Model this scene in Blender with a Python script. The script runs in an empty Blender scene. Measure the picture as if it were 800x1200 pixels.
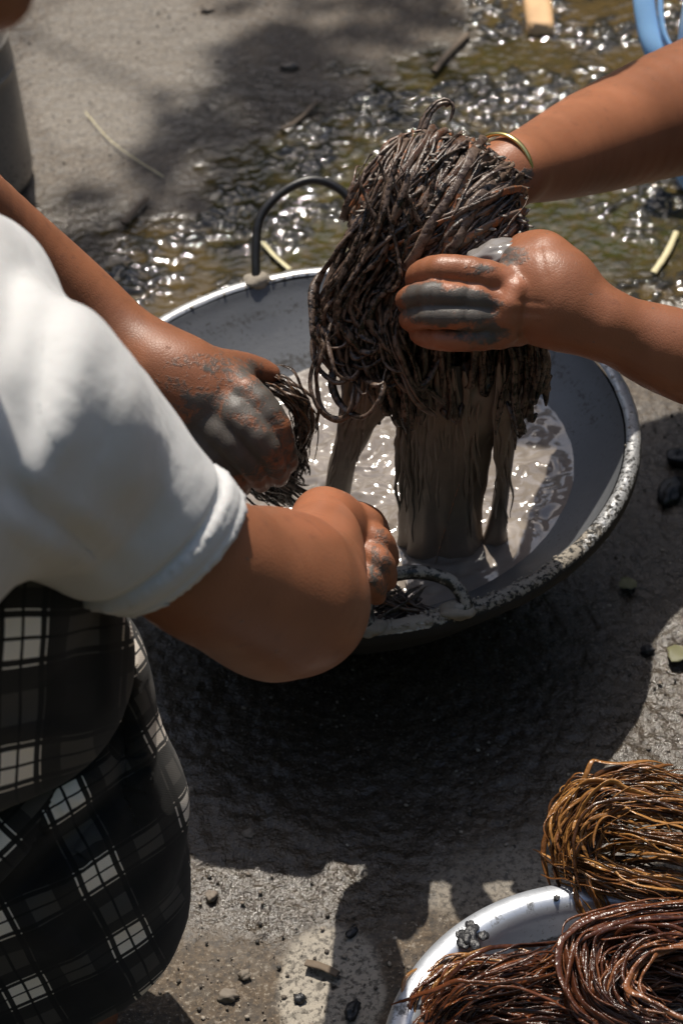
import bpy, math, random
import numpy as np
from mathutils import Matrix, Vector
random.seed(7); RNG = np.random.default_rng(7)
SC = bpy.context.scene
COL = SC.collection
# ------------------------------------------------------------------ camera
F, H = 2100.0, 0.16
PITCH, ROLL = math.radians(41.75), math.radians(-3.6)
K = .23/.21
CAM = np.array([-.009*K, -1.0125*K, .822*K + H])
c, s = math.cos(PITCH), math.sin(PITCH)
FW = np.array([0, c, -s]); UP0 = np.array([0, s, c]); RT0 = np.array([1., 0, 0])
cr, sr = math.cos(ROLL), math.sin(ROLL)
RT = RT0*cr + UP0*sr; UP = -RT0*sr + UP0*cr
cam = bpy.data.cameras.new('camera'); camo = bpy.data.objects.new('camera', cam); COL.objects.link(camo)
camo.matrix_world = Matrix(((RT[0], UP[0], -FW[0], CAM[0]), (RT[1], UP[1], -FW[1], CAM[1]), (RT[2], UP[2], -FW[2], CAM[2]), (0, 0, 0, 1)))
cam.sensor_fit = 'VERTICAL'; cam.sensor_height = 36; cam.lens = 36*F/1200
cam.clip_start = .02; cam.clip_end = 500
cam.dof.use_dof = True; cam.dof.focus_distance = 1.16; cam.dof.aperture_fstop = 10
SC.camera = camo
# ------------------------------------------------------------------ light
SUN_EL, SUN_AZ = math.radians(64), math.radians(-5)      # azimuth from +Y, positive to the right
SUN = np.array([math.sin(SUN_AZ)*math.cos(SUN_EL), math.cos(SUN_AZ)*math.cos(SUN_EL), math.sin(SUN_EL)])
w = bpy.data.worlds.new('World'); SC.world = w; w.use_nodes = True
nt = w.node_tree
sky = nt.nodes.new('ShaderNodeTexSky'); sky.sky_type = 'NISHITA'; sky.sun_disc = False
sky.sun_elevation = SUN_EL; sky.sun_rotation = SUN_AZ; sky.air_density = 1.3; sky.dust_density = 2.5
bg = nt.nodes['Background']; bg.inputs['Strength'].default_value = .115
nt.links.new(sky.outputs[0], bg.inputs['Color'])
sl = bpy.data.lights.new('sun', 'SUN'); so = bpy.data.objects.new('sun', sl); COL.objects.link(so)
sl.energy = 4.8; sl.angle = math.radians(.5); sl.color = (1, .94, .84)
so.rotation_euler = Vector(SUN).to_track_quat('Z', 'Y').to_euler()
SC.view_settings.view_transform = 'Standard'; SC.view_settings.look = 'None'
SC.view_settings.exposure = .15; SC.view_settings.gamma = 1

# ------------------------------------------------------------------ helpers
def ray(px, py):
    return FW + RT*((px-400)/F) + UP*((600-py)/F)
def P(px, py, d):            # photo pixel at camera depth d
    return CAM + ray(px, py)*d
def G(px, py, z=0.):         # photo pixel on the level z
    r = ray(px, py); return CAM + r*((z-CAM[2])/r[2])
def proj(X):
    d = X-CAM; z = d@FW
    return 400+F*(d@RT)/z, 600-F*(d@UP)/z, z
def depth(X): return float((np.asarray(X)-CAM)@FW)
_p = RNG.permutation(256); PERM = np.concatenate([_p, _p, _p])
GR = RNG.normal(size=(256, 3)); GR /= np.linalg.norm(GR, axis=1)[:, None]
def noise(X, sc=1., seed=0):
    X = np.asarray(X)*sc + seed*17.31
    if X.shape[-1] == 2: X = np.concatenate([X, np.full(X.shape[:-1]+(1,), .37+seed)], -1)
    i = np.floor(X).astype(np.int64); f = X-i; i &= 255
    u = f*f*f*(f*(f*6-15)+10)
    out = 0
    for dx in (0, 1):
        for dy in (0, 1):
            for dz in (0, 1):
                h = PERM[PERM[PERM[(i[..., 0]+dx) & 255]+((i[..., 1]+dy) & 255)]+((i[..., 2]+dz) & 255)]
                g = GR[h]
                dot = g[..., 0]*(f[..., 0]-dx)+g[..., 1]*(f[..., 1]-dy)+g[..., 2]*(f[..., 2]-dz)
                wgt = (u[..., 0] if dx else 1-u[..., 0])*(u[..., 1] if dy else 1-u[..., 1])*(u[..., 2] if dz else 1-u[..., 2])
                out = out+dot*wgt
    return out*1.5
def fbm(X, sc, octv=4, seed=0, gain=.5):
    o, a, t = 0, 1, 0
    for k in range(octv):
        o = o+a*noise(X, sc*2**k, seed+k); t += a; a *= gain
    return o/t
def sstep(a, b, x):
    t = np.clip((x-a)/(b-a), 0, 1); return t*t*(3-2*t)

def link(o, parent=None):
    COL.objects.link(o)
    if parent is not None: o.parent = parent
    return o
def mesh_obj(name, V, Fc, mat, parent=None, smooth=True, attrs=None, uv=None, base=None, link_it=True):
    V = np.asarray(V, dtype=np.float32); base = np.zeros(3) if base is None else np.asarray(base)
    me = bpy.data.meshes.new(name)
    if isinstance(Fc, np.ndarray):
        n, k = Fc.shape
        me.vertices.add(len(V)); me.vertices.foreach_set('co', (V-base).astype(np.float32).ravel())
        me.loops.add(n*k); me.loops.foreach_set('vertex_index', Fc.astype(np.int32).ravel())
        me.polygons.add(n); me.polygons.foreach_set('loop_start', np.arange(0, n*k, k, dtype=np.int32))
        me.update(calc_edges=True)
    else:
        me.from_pydata([tuple(v) for v in (V-base)], [], Fc)
    if smooth: me.polygons.foreach_set('use_smooth', [True]*len(me.polygons))
    if attrs:
        for k, a in attrs.items():
            at = me.attributes.new(k, 'FLOAT', 'POINT'); at.data.foreach_set('value', np.asarray(a, dtype=np.float32))
    if uv is not None:
        ul = me.uv_layers.new(name='UVMap')
        idx = np.empty(len(me.loops), dtype=np.int32); me.loops.foreach_get('vertex_index', idx)
        ul.data.foreach_set('uv', np.asarray(uv, dtype=np.float32)[idx].ravel())
    if mat: me.materials.append(mat)
    o = bpy.data.objects.new(name, me); o.location = base
    if parent is not None: o.location = base-np.array(parent.location)
    return link(o, parent) if link_it else o
def tag(o, label=None, cat=None, group=None, kind=None):
    if label: o['label'] = label
    if cat: o['category'] = cat
    if group: o['group'] = group
    if kind: o['kind'] = kind
    return o
def thing(name, loc, label, cat, group=None):
    o = bpy.data.objects.new(name, None); o.location = tuple(loc); o.empty_display_size = .05
    COL.objects.link(o); return tag(o, label, cat, group)

class MB:
    def __init__(s): s.V, s.F, s.n, s.A = [], [], 0, []
    def add(s, V, Fc, a=0.):
        s.V.append(V); s.F.append(np.asarray(Fc)+s.n); s.n += len(V)
        s.A.append(np.full(len(V), a) if np.isscalar(a) else a)
    def build(s, name, mat, parent=None, smooth=True, base=None, kind=None):
        quads = [f for f in s.F if f.shape[1] == 4]; tris = [f for f in s.F if f.shape[1] == 3]
        if quads and tris: Fc = [tuple(r) for f in s.F for r in f.tolist()]
        else: Fc = np.concatenate(quads or tris)
        o = mesh_obj(name, np.concatenate(s.V), Fc, mat, parent, smooth, {'tone': np.concatenate(s.A)}, base=base)
        if kind: o['kind'] = kind
        return o
def spline(pts, n):
    pts = np.asarray(pts, dtype=float); m = len(pts)
    if m == 2: return pts[0]+(pts[1]-pts[0])*np.linspace(0, 1, n)[:, None]
    Q = np.vstack([2*pts[0]-pts[1], pts, 2*pts[-1]-pts[-2]])
    t = np.linspace(0, m-1-1e-9, n); i = t.astype(int); f = (t-i)[:, None]
    a, b, c_, d = Q[i], Q[i+1], Q[i+2], Q[i+3]
    return .5*((2*b)+(c_-a)*f+(2*a-5*b+4*c_-d)*f**2+(3*b-a-3*c_+d)*f**3)
def tube(pts, rad, ns=6, flat=1., twist=0., cap=True, nrm=None):
    pts = np.asarray(pts, float); n = len(pts)
    rad = np.full(n, rad) if np.isscalar(rad) else np.asarray(rad)
    T = np.gradient(pts, axis=0); T /= np.linalg.norm(T, axis=1)[:, None]+1e-12
    ref = np.array([.3, .2, 1.]) if nrm is None else nrm
    N = np.zeros_like(T); v = ref-T[0]*(ref@T[0]); v /= np.linalg.norm(v)+1e-9
    for i in range(n):
        v = v-T[i]*(v@T[i]); v /= np.linalg.norm(v)+1e-9; N[i] = v
    B = np.cross(T, N)
    a = np.linspace(0, 2*np.pi, ns, endpoint=False)
    ph = np.linspace(0, twist, n)
    A = a[None, :]
    x = np.cos(A)*np.ones((n, 1)); y = np.sin(A)*flat*np.ones((n, 1))
    cp, sp = np.cos(ph)[:, None], np.sin(ph)[:, None]
    X = x*cp-y*sp; Y = x*sp+y*cp
    V = pts[:, None, :]+rad[:, None, None]*(X[..., None]*B[:, None, :]+Y[..., None]*N[:, None, :])
    V = V.reshape(-1, 3)
    i = np.arange(n-1)[:, None]*ns; j = np.arange(ns)[None, :]; j2 = (j+1) % ns
    Fq = np.stack([i+j, i+j2, i+ns+j2, i+ns+j], -1).reshape(-1, 4)
    if cap:
        V = np.vstack([V, pts[0]-T[0]*rad[0]*.5, pts[-1]+T[-1]*rad[-1]*.5]); a0, a1 = n*ns, n*ns+1
        jj = np.arange(ns); k = (jj+1) % ns; L = (n-1)*ns
        Fq = np.vstack([Fq, np.stack([np.full(ns, a0), k, jj, jj], -1), np.stack([np.full(ns, a1), L+jj, L+k, L+k], -1)])
        bad = Fq[:, 2] == Fq[:, 3]
        return V, [Fq[~bad], Fq[bad][:, :3]]
    return V, [Fq, None]
def add_tube(mb, *a, tone=0., **k):
    k['cap'] = False
    V, fs = tube(*a, **k); mb.add(V, fs[0], tone)
def lathe(prof, n=96, center=(0, 0, 0), jitter=None):
    prof = np.asarray(prof, float); m = len(prof); a = np.linspace(0, 2*np.pi, n, endpoint=False)
    V = np.stack([prof[:, 0, None]*np.cos(a), prof[:, 0, None]*np.sin(a), prof[:, 1, None]*np.ones(n)], -1)
    V = V.reshape(-1, 3)+np.asarray(center)
    i = np.arange(m-1)[:, None]*n; j = np.arange(n)[None]; k = (j+1) % n
    return V, np.stack([i+j, i+k, i+n+k, i+n+j], -1).reshape(-1, 4)
_t = (1+5**.5)/2
ICO = np.array([(-1, _t, 0), (1, _t, 0), (-1, -_t, 0), (1, -_t, 0), (0, -1, _t), (0, 1, _t), (0, -1, -_t), (0, 1, -_t), (_t, 0, -1), (_t, 0, 1), (-_t, 0, -1), (-_t, 0, 1)])
ICO /= np.linalg.norm(ICO[0])
ICOF = np.array([(0, 11, 5), (0, 5, 1), (0, 1, 7), (0, 7, 10), (0, 10, 11), (1, 5, 9), (5, 11, 4), (11, 10, 2), (10, 7, 6), (7, 1, 8), (3, 9, 4), (3, 4, 2), (3, 2, 6), (3, 6, 8), (3, 8, 9), (4, 9, 5), (2, 4, 11), (6, 2, 10), (8, 6, 7), (9, 8, 1)])
def ico(sub=0):
    V, Fc = ICO.copy(), ICOF.copy()
    for _ in range(sub):
        V = list(map(tuple, V)); cache = {}; nf = []
        def mid(a, b):
            k = (min(a, b), max(a, b))
            if k not in cache:
                m = np.add(V[a], V[b]); m = m/np.linalg.norm(m); V.append(tuple(m)); cache[k] = len(V)-1
            return cache[k]
        for a, b, c_ in Fc:
            ab, bc, ca = mid(a, b), mid(b, c_), mid(c_, a)
            nf += [(a, ab, ca), (b, bc, ab), (c_, ca, bc), (ab, bc, ca)]
        V, Fc = np.array(V), np.array(nf)
    return V, Fc
ICO1, ICO2, ICO3 = ico(1), ico(2), ico(3)
def rotz(a): return np.array([[math.cos(a), -math.sin(a), 0], [math.sin(a), math.cos(a), 0], [0, 0, 1]])

# ---- smooth implicit bodies: voxel-remeshed hull snapped onto a smooth-union distance field
def cone_d(X, a, b, ra, rb):
    ab = b-a; t = np.clip(((X-a)@ab)/(ab@ab+1e-12), 0, 1)
    return np.linalg.norm(X-a-t[:, None]*ab, axis=1)-(ra+(rb-ra)*t)
def ell_d(X, cen, ax, M):
    q = (X-cen)@M.T; k0 = np.linalg.norm(q/ax, axis=1); k1 = np.linalg.norm(q/ax**2, axis=1)
    return k0*(k0-1)/(k1+1e-9)
def smin(a, b, k):
    h = np.clip(.5+.5*(b-a)/k, 0, 1); return b*(1-h)+a*h-k*h*(1-h)
def prim_d(X, p):
    return cone_d(X, *p[1:5]) if p[0] == 'c' else ell_d(X, *p[1:4])
def body_sdf(groups):
    def f(X):
        d = None
        for k, prims in groups:
            g = None
            for p in prims:
                q = prim_d(X, p); g = q if g is None else smin(g, q, p[-1])
            d = g if d is None else smin(d, g, k)
        return d
    return f
def C_(a, b, ra, rb, k=.006): return ('c', np.asarray(a, float), np.asarray(b, float), ra, rb, k)
def E_(cen, ax, M=None, k=.01): return ('e', np.asarray(cen, float), np.asarray(ax, float), np.eye(3) if M is None else np.asarray(M), k)
CAMM = np.stack([RT, UP, -FW])      # rows: right, up, toward viewer
def hull(groups):
    mb = MB()
    for _, prims in groups:
        for p in prims:
            if p[0] == 'c':
                a, b, ra, rb = p[1:5]; n = max(2, int(np.linalg.norm(b-a)/(.4*min(ra, rb)))+2)
                for t in np.linspace(0, 1, n):
                    V, f = ICO2; mb.add(V*(ra+(rb-ra)*t)+a+(b-a)*t, f)
            else:
                V, f = ICO3; mb.add((V*p[2])@p[3]+p[1], f)
    return np.concatenate(mb.V), np.concatenate(mb.F)
def remesh(V, Fc, vox):
    o = mesh_obj('tmp', V, Fc, None)
    m = o.modifiers.new('r', 'REMESH'); m.mode = 'VOXEL'; m.voxel_size = vox
    dg = bpy.context.evaluated_depsgraph_get(); ev = o.evaluated_get(dg); me = ev.to_mesh()
    W = np.empty(len(me.vertices)*3, np.float32); me.vertices.foreach_get('co', W); W = W.reshape(-1, 3).astype(float)
    fs = [tuple(p.vertices) for p in me.polygons]
    ev.to_mesh_clear(); d = o.data; bpy.data.objects.remove(o); bpy.data.meshes.remove(d)
    fs = np.array([f for f in fs if len(f) == 4], dtype=np.int64)
    return W, fs
def snap(V, f, it=6, e=4e-4):
    for _ in range(it):
        d = f(V); g = np.stack([f(V+np.eye(3)[i]*e)-d for i in range(3)], -1)/e
        g2 = (g**2).sum(1); V = V-(np.clip(d, -.008, .008)/np.maximum(g2, .25))[:, None]*g
    return V
def relax(V, Fc, it=1, lam=.5):
    n = len(V); E = np.concatenate([Fc[:, [0, 1]], Fc[:, [1, 2]], Fc[:, [2, 3]], Fc[:, [3, 0]]])
    for _ in range(it):
        S = np.zeros((n, 3)); c_ = np.zeros(n)
        for a, b in ((0, 1), (1, 0)):
            for k in range(3): S[:, k] += np.bincount(E[:, a], V[E[:, b], k], n)
            c_ += np.bincount(E[:, a], minlength=n)
        V = V+lam*(S/np.maximum(c_, 1)[:, None]-V)
    return V
def organic(groups, vox=.0025, extra=None):
    V, Fc = hull(groups); V, Fc = remesh(V, Fc, vox)
    base = body_sdf(groups); f = base if extra is None else (lambda X: extra(X, base(X)))
    V = snap(V, f, 5); V = relax(V, Fc, 2); V = snap(V, f, 3)
    return V, Fc

# ------------------------------------------------------------------ materials
class NT:
    def __init__(s, name):
        s.m = bpy.data.materials.new(name); s.m.use_nodes = True; s.t = s.m.node_tree
        s.b = s.t.nodes['Principled BSDF']; s.o = s.t.nodes['Material Output']
    def n(s, typ, **k):
        nd = s.t.nodes.new('ShaderNode'+typ)
        for a, v in k.items():
            if a.startswith('i_'):
                key = a[2:].replace('_', ' '); nd.inputs[int(key) if key.isdigit() else key].default_value = v
            else: setattr(nd, a, v)
        return nd
    def l(s, a, b): s.t.links.new(a, b)
    def put(s, sock, v):
        if hasattr(v, 'is_output') or hasattr(v, 'links'): s.l(v, sock)
        else: sock.default_value = v
    def noise(s, scale, detail=4, rough=.55, vec=None, dist=0):
        nd = s.n('TexNoise'); nd.inputs['Scale'].default_value = scale; nd.inputs['Detail'].default_value = detail
        nd.inputs['Roughness'].default_value = rough; nd.inputs['Distortion'].default_value = dist
        s.l(vec if vec is not None else s.pos(), nd.inputs['Vector']); return nd.outputs['Fac']
    def pos(s):
        if not hasattr(s, '_g'): s._g = s.n('NewGeometry')
        return s._g.outputs['Position']
    def attr(s, name):
        return s.n('Attribute', attribute_name=name).outputs['Fac']
    def ramp(s, fac, stops, interp='LINEAR'):
        nd = s.n('ValToRGB'); cr_ = nd.color_ramp; cr_.interpolation = interp
        while len(cr_.elements) < len(stops): cr_.elements.new(.5)
        for e, (p, col) in zip(cr_.elements, stops):
            e.position = p; e.color = (*(col if not np.isscalar(col) else (col,)*3), 1)
        s.l(fac, nd.inputs[0]); return nd.outputs[0]
    def mix(s, f, a, b, mode='MIX'):
        nd = s.n('Mix', data_type='RGBA', blend_type=mode)
        for sk, v in ((nd.inputs[0], f), (nd.inputs[6], a), (nd.inputs[7], b)):
            if isinstance(v, tuple): sk.default_value = (*v[:3], 1)
            elif np.isscalar(v): sk.default_value = v
            else: s.l(v, sk)
        return nd.outputs[2]
    def math(s, op, a, b=0., c_=None, clamp=False):
        nd = s.n('Math', operation=op, use_clamp=clamp)
        for i, v in enumerate((a, b) if c_ is None else (a, b, c_)):
            if np.isscalar(v): nd.inputs[i].default_value = v
            else: s.l(v, nd.inputs[i])
        return nd.outputs[0]
    def set(s, **k):
        for a, v in k.items():
            sk = s.b.inputs[a.replace('_', ' ')]
            if isinstance(v, tuple): sk.default_value = (*v[:3], 1) if len(sk.default_value) == 4 else v
            elif np.isscalar(v): sk.default_value = v
            else: s.l(v, sk)
    def bump(s, h, strength=.3, dist=.002, prev=None):
        nd = s.n('Bump'); nd.inputs['Strength'].default_value = strength; nd.inputs['Distance'].default_value = dist
        s.l(h, nd.inputs['Height'])
        if prev is not None: s.l(prev, nd.inputs['Normal'])
        s.l(nd.outputs[0], s.b.inputs['Normal']); return nd.outputs[0]

def m_ground():
    t = NT('ground_soil'); wet, pale, alg, lump = t.attr('wet'), t.attr('pale'), t.attr('algae'), t.attr('lump')
    n1 = t.noise(9, 5, .6); n2 = t.noise(60, 5, .65); n3 = t.noise(420, 3, .6)
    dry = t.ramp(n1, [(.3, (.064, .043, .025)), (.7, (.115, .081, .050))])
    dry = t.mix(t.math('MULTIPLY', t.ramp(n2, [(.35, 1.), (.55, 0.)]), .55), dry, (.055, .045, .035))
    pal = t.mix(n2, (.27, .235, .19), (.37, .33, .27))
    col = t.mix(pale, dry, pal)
    col = t.mix(t.ramp(n3, [(.62, 0.), (.72, .5)]), col, (.5, .45, .37))
    col = t.mix(t.ramp(n3, [(.28, .6), (.38, 0.)]), col, (.03, .025, .02))
    gn = t.noise(210, 4, .7); col = t.mix(t.ramp(gn, [(.40, .75), (.52, 0.)]), col, (.035, .028, .022)); col = t.mix(t.ramp(gn, [(.55, 0.), (.66, .5)]), col, (.27, .235, .19))
    damp_shade = t.attr('damp_shade')
    col = t.mix(t.math('MULTIPLY', damp_shade, .62), col, (.026, .021, .016))
    mud = t.mix(n1, (.055, .037, .014), (.105, .072, .028))
    mud = t.mix(t.math('MULTIPLY', alg, t.ramp(n2, [(.35, .2), (.6, 1.)])), mud, (.036, .038, .009))
    mud = t.mix(lump, mud, (.026, .024, .019))
    col = t.mix(wet, col, mud)
    r = t.math('MULTIPLY_ADD', n2, .3, .62)
    r = t.math('MULTIPLY_ADD', damp_shade, t.math('MULTIPLY_ADD', n3, .6, -.88), r)
    mr = t.n('Mix', data_type='FLOAT'); t.l(wet, mr.inputs[0]); t.l(r, mr.inputs[2]); t.put(mr.inputs[3], .065)
    t.set(Base_Color=col, Roughness=mr.outputs[0], Specular_IOR_Level=.5)
    dryf = t.math('SUBTRACT', 1., wet); b = t.bump(t.math('MULTIPLY', n3, dryf), .6, .0018); b = t.bump(t.math('MULTIPLY', n2, dryf), .6, .004, b)
    t.bump(t.noise(160, 2, .5), .35, .0016, b)
    return t.m
def m_skin(name, base=(.42, .2, .115), rough=.42, blotch=.5):
    t = NT(name); mud, knu = t.attr('mud'), t.attr('red')
    n1 = t.noise(14, 3); n2 = t.noise(90, 3)
    a = tuple(x*.68 for x in base); b_ = tuple(min(1, x*1.12) for x in base)
    col = t.mix(t.ramp(n1, [(.3, 0.), (.7, 1.)]), a, b_)
    col = t.mix(t.math('MULTIPLY', knu, .45), col, (.46, .16, .08))
    col = t.mix(t.ramp(n2, [(.60, 0.), (.75, .5)]), col, (.15, .06, .035)); col = t.mix(t.ramp(t.noise(5, 3), [(.35, .35), (.6, 0.)]), col, (.16, .062, .034)); col = t.mix(t.ramp(t.noise(170, 3, .6), [(.70, 0.), (.76, .8)]), col, (.10, .085, .07))
    mk = t.math('ADD', mud, t.math('MULTIPLY_ADD', t.math('ADD', t.math('MULTIPLY', t.noise(55, 4, .65), .55), t.math('MULTIPLY', t.noise(190, 4, .7, dist=.6), .45)), 2.6, -1.3))
    mk = t.ramp(mk, [(.34, 0.), (.46, .55), (.62, 1.)])
    mudc = t.mix(n2, (.05, .042, .036), (.115, .10, .085))
    col = t.mix(mk, col, mudc)
    r = t.mix(mk, (rough,)*3, (.5,)*3)
    t.set(Base_Color=col, Roughness=t.mix(t.noise(30, 4), t.mix(1., r, (.8, .8, .8), 'MULTIPLY'), t.mix(1., r, (1.2, 1.2, 1.2), 'MULTIPLY')), Subsurface_Weight=.12, Subsurface_Scale=.005, Specular_IOR_Level=.35)
    t.b.inputs['Subsurface Radius'].default_value = (1, .35, .2)
    v = t.n('TexVoronoi', feature='DISTANCE_TO_EDGE'); v.inputs['Scale'].default_value = 420
    t.l(t.pos(), v.inputs['Vector'])
    b = t.bump(t.ramp(v.outputs['Distance'], [(0, 0.), (.15, 1.)]), .16, .0005)
    b = t.bump(t.noise(45, 4), .12, .002, b)
    t.bump(mk, .4, .001, b)
    return t.m
def m_alu(name, col=(.5, .5, .5), rough=.42, metal=.75, dirt_shade=.5):
    t = NT(name); n1 = t.noise(11, 4); n2 = t.noise(130, 4, .65); d = t.attr('dirt_shade'); so_ = t.attr('soot')
    base = t.mix(n1, tuple(x*.72 for x in col), col)
    dm = t.math('ADD', t.math('MULTIPLY', d, .50), t.math('MULTIPLY_ADD', t.noise(230, 5, .7), 1.5, -1.02))
    dm = t.ramp(dm, [(.08, 0.), (.3, 1.)])
    fine = t.ramp(t.noise(330, 3, .6), [(.60, 0.), (.66, 1.)]); fine = t.math('MULTIPLY', fine, t.ramp(t.noise(22, 3), [(.42, .15), (.62, 1.)])); dm = t.math('MAXIMUM', dm, fine)
    base = t.mix(t.math('MULTIPLY', dm, .85), base, (.030, .026, .022))
    sandy = t.attr('sand')
    sm = t.ramp(t.math('ADD', sandy, t.math('MULTIPLY_ADD', n2, 1.6, -.8)), [(.45, 0.), (.6, 1.)])
    base = t.mix(sm, base, (.27, .235, .19))
    ss = t.ramp(t.math('ADD', so_, t.math('MULTIPLY_ADD', t.noise(260, 4, .7), 1.5, -.75)), [(.42, 0.), (.56, 1.)])
    base = t.mix(ss, base, (.012, .011, .01))
    mt = t.math('MULTIPLY', t.math('SUBTRACT', 1., t.math('MAXIMUM', t.math('MAXIMUM', ss, sm), t.math('MULTIPLY', dm, .8)), clamp=True), metal)
    rr = t.math('MULTIPLY_ADD', t.noise(40, 4), .3, rough-.15)
    rr = t.math('ADD', rr, t.math('MULTIPLY', t.math('MAXIMUM', ss, sm), .4), clamp=True)
    t.set(Base_Color=base, Metallic=mt, Roughness=rr)
    b = t.bump(n2, .25, .001); t.bump(t.math('ADD', ss, sm), .5, .0012, b)
    return t.m
def m_fibre(name, c1, c2, c3, rough=.35, mudf=.0, sss=0.):
    t = NT(name); tone = t.attr('tone'); n = t.noise(70, 4, .6); n2 = t.noise(260, 3, .6)
    col = t.ramp(t.math('ADD', tone, t.math('MULTIPLY_ADD', n, .5, -.25)), [(.1, c1), (.5, c2), (.9, c3)])
    if mudf > 0:
        mk = t.ramp(t.math('ADD', n2, t.math('MULTIPLY_ADD', n, .8, -.4)), [(.5-mudf*.3, 0.), (.62-mudf*.3, 1.)])
        col = t.mix(mk, col, t.mix(n, (.052, .032, .022), (.175, .120, .088)))
    t.set(Base_Color=col, Roughness=rough)
    if mudf > 0: t.set(Roughness=t.math('MULTIPLY_ADD', n2, .6, rough-.32, clamp=True))
    b = t.bump(n2, .6, .0015); t.bump(n, .5, .002, b)
    return t.m
def m_simple(name, col, rough=.6, metal=0., var=.35, scale=60, bump=.3, bd=.001, **k):
    t = NT(name); n = t.noise(scale, 5, .6)
    t.set(Base_Color=t.mix(n, tuple(x*(1-var) for x in col), tuple(min(1, x*(1+var)) for x in col)), Roughness=rough, Metallic=metal, **k)
    t.bump(n, bump, bd); return t.m
def m_shirt():
    t = NT('white_cotton'); n = t.noise(6, 4); n2 = t.noise(45, 3)
    col = t.mix(n, (.47, .465, .46), (.56, .55, .535))
    st = t.ramp(t.noise(16, 4, .6), [(.6, 0.), (.8, .4)])
    col = t.mix(st, col, (.42, .37, .30))
    sp = t.ramp(t.noise(38, 2), [(.76, 0.), (.80, .6)])
    col = t.mix(sp, col, (.38, .30, .22))
    hem = t.attr('seam')
    t.set(Base_Color=col, Roughness=.85, Sheen_Weight=.2, Subsurface_Weight=.05, Subsurface_Scale=.003)
    sp = t.n('SeparateXYZ'); mp = t.n('Mapping'); t.l(t.pos(), mp.inputs['Vector']); mp.inputs['Scale'].default_value = (1, 1, 1)
    wv = t.n('TexWave', wave_type='BANDS', bands_direction='DIAGONAL'); wv.inputs['Scale'].default_value = 420; wv.inputs['Distortion'].default_value = 2
    t.l(t.pos(), wv.inputs['Vector'])
    b = t.bump(wv.outputs['Fac'], .08, .0004); t.bump(n2, .3, .004, b)
    return t.m
def m_plaid(name):
    t = NT(name); uvn = t.n('UVMap'); sep = t.n('SeparateXYZ')
    nz = t.n('TexNoise'); nz.inputs['Scale'].default_value = 9; t.l(t.pos(), nz.inputs['Vector'])
    off = t.n('VectorMath', operation='MULTIPLY_ADD'); t.l(nz.outputs['Color'], off.inputs[0]); off.inputs[1].default_value = (.22, .22, 0); t.l(uvn.outputs[0], off.inputs[2])
    t.l(off.outputs[0], sep.inputs[0])
    k, wv = .0, 1.
    stops = [(0, .0), (.05, .9), (.065, .0), (.11, 1.), (.235, 0.), (.26, 1.), (.385, 0.), (.43, .9), (.445, 0.), (.60, .05), (.85, 0.)]
    a = t.ramp(t.math('FRACT', sep.outputs[0]), stops, 'CONSTANT'); b_ = t.ramp(t.math('FRACT', sep.outputs[1]), stops, 'CONSTANT')
    prod = t.math('MULTIPLY', a, b_); sm = t.math('ADD', a, b_)
    v = t.math('ADD', t.math('MULTIPLY', prod, .92), t.math('MULTIPLY', sm, .013))
    v = t.math('ADD', v, .0035)
    tw = t.n('TexWave', bands_direction='DIAGONAL'); tw.inputs['Scale'].default_value = 26; t.l(uvn.outputs[0], tw.inputs['Vector'])
    v = t.math('MULTIPLY', v, t.math('MULTIPLY_ADD', tw.outputs['Fac'], .3, .8))
    col = t.mix(1., v, (1., .90, .79), 'MULTIPLY')
    # navy cast in the black ground
    col = t.mix(.6, col, t.mix(1., col, (1., 1., 1.), 'MULTIPLY'))
    t.set(Base_Color=col, Roughness=.9, Sheen_Weight=.05)
    t.bump(tw.outputs['Fac'], .2, .0006)
    return t.m
def m_water():
    t = NT('muddy_liquid'); f = t.attr('foam'); n = t.noise(26, 4, .6, dist=1.5)
    col = t.mix(n, (.15, .125, .104), (.25, .215, .185))
    col = t.mix(f, col, (.28, .24, .20))
    t.set(Base_Color=col, Roughness=.09, Specular_IOR_Level=.6, Coat_Weight=.5, Coat_Roughness=.03)
    t.bump(t.noise(120, 3, .6), .15, .0015)
    return t.m
M = {}
M['ground'] = m_ground()
M['skin1'] = m_skin('skin_kneeling', (.285, .112, .054), .45); M['skin2'] = m_skin('skin_lifting', (.31, .122, .060), .40)
M['alu'] = m_alu('worn_aluminium', (.15, .155, .165), .52, .4)
M['rim'] = m_alu('rim_metal', (.50, .50, .50), .36, .6)
M['basin'] = m_alu('bright_aluminium', (.66, .69, .74), .36, .6)
M['can'] = m_alu('dull_can_metal', (.36, .325, .285), .42, .35)
M['shirt'] = m_shirt(); M['plaid'] = m_plaid('plaid_cloth'); M['liquid'] = m_water()
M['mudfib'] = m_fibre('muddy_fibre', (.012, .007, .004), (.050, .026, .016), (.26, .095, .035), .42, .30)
M['chocshadefib'] = m_fibre('shaded_wet_chocolate_fibre', (.008, .005, .003), (.030, .017, .011), (.10, .045, .022), .34, .12)  # dark wet brown, with the shade on the lower strands put into the colour
M['darkfib'] = m_fibre('dark_wet_fibre', (.012, .009, .008), (.03, .02, .015), (.12, .06, .03), .3, .12)
M['brownfib'] = m_fibre('brown_wet_fibre', (.035, .011, .005), (.14, .042, .014), (.36, .19, .055), .22)
M['goldfib'] = m_fibre('olive_gold_wet_fibre', (.035, .014, .005), (.16, .062, .018), (.34, .16, .045), .24)
M['redfib'] = m_fibre('red_brown_wet_fibre', (.030, .009, .005), (.11, .035, .014), (.24, .095, .036), .22)
M['slurry'] = m_simple('mud_slurry', (.19, .142, .108), .45, var=.4, scale=40, bump=.3, bd=.002)
M['clot'] = m_simple('mud_clot', (.17, .14, .115), .5, var=.5, scale=120, bump=.6)
M['slurry_pale'] = m_simple('wet_grey_slurry', (.22, .20, .185), .16, var=.2, scale=60, bump=.2, bd=.002)
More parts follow.
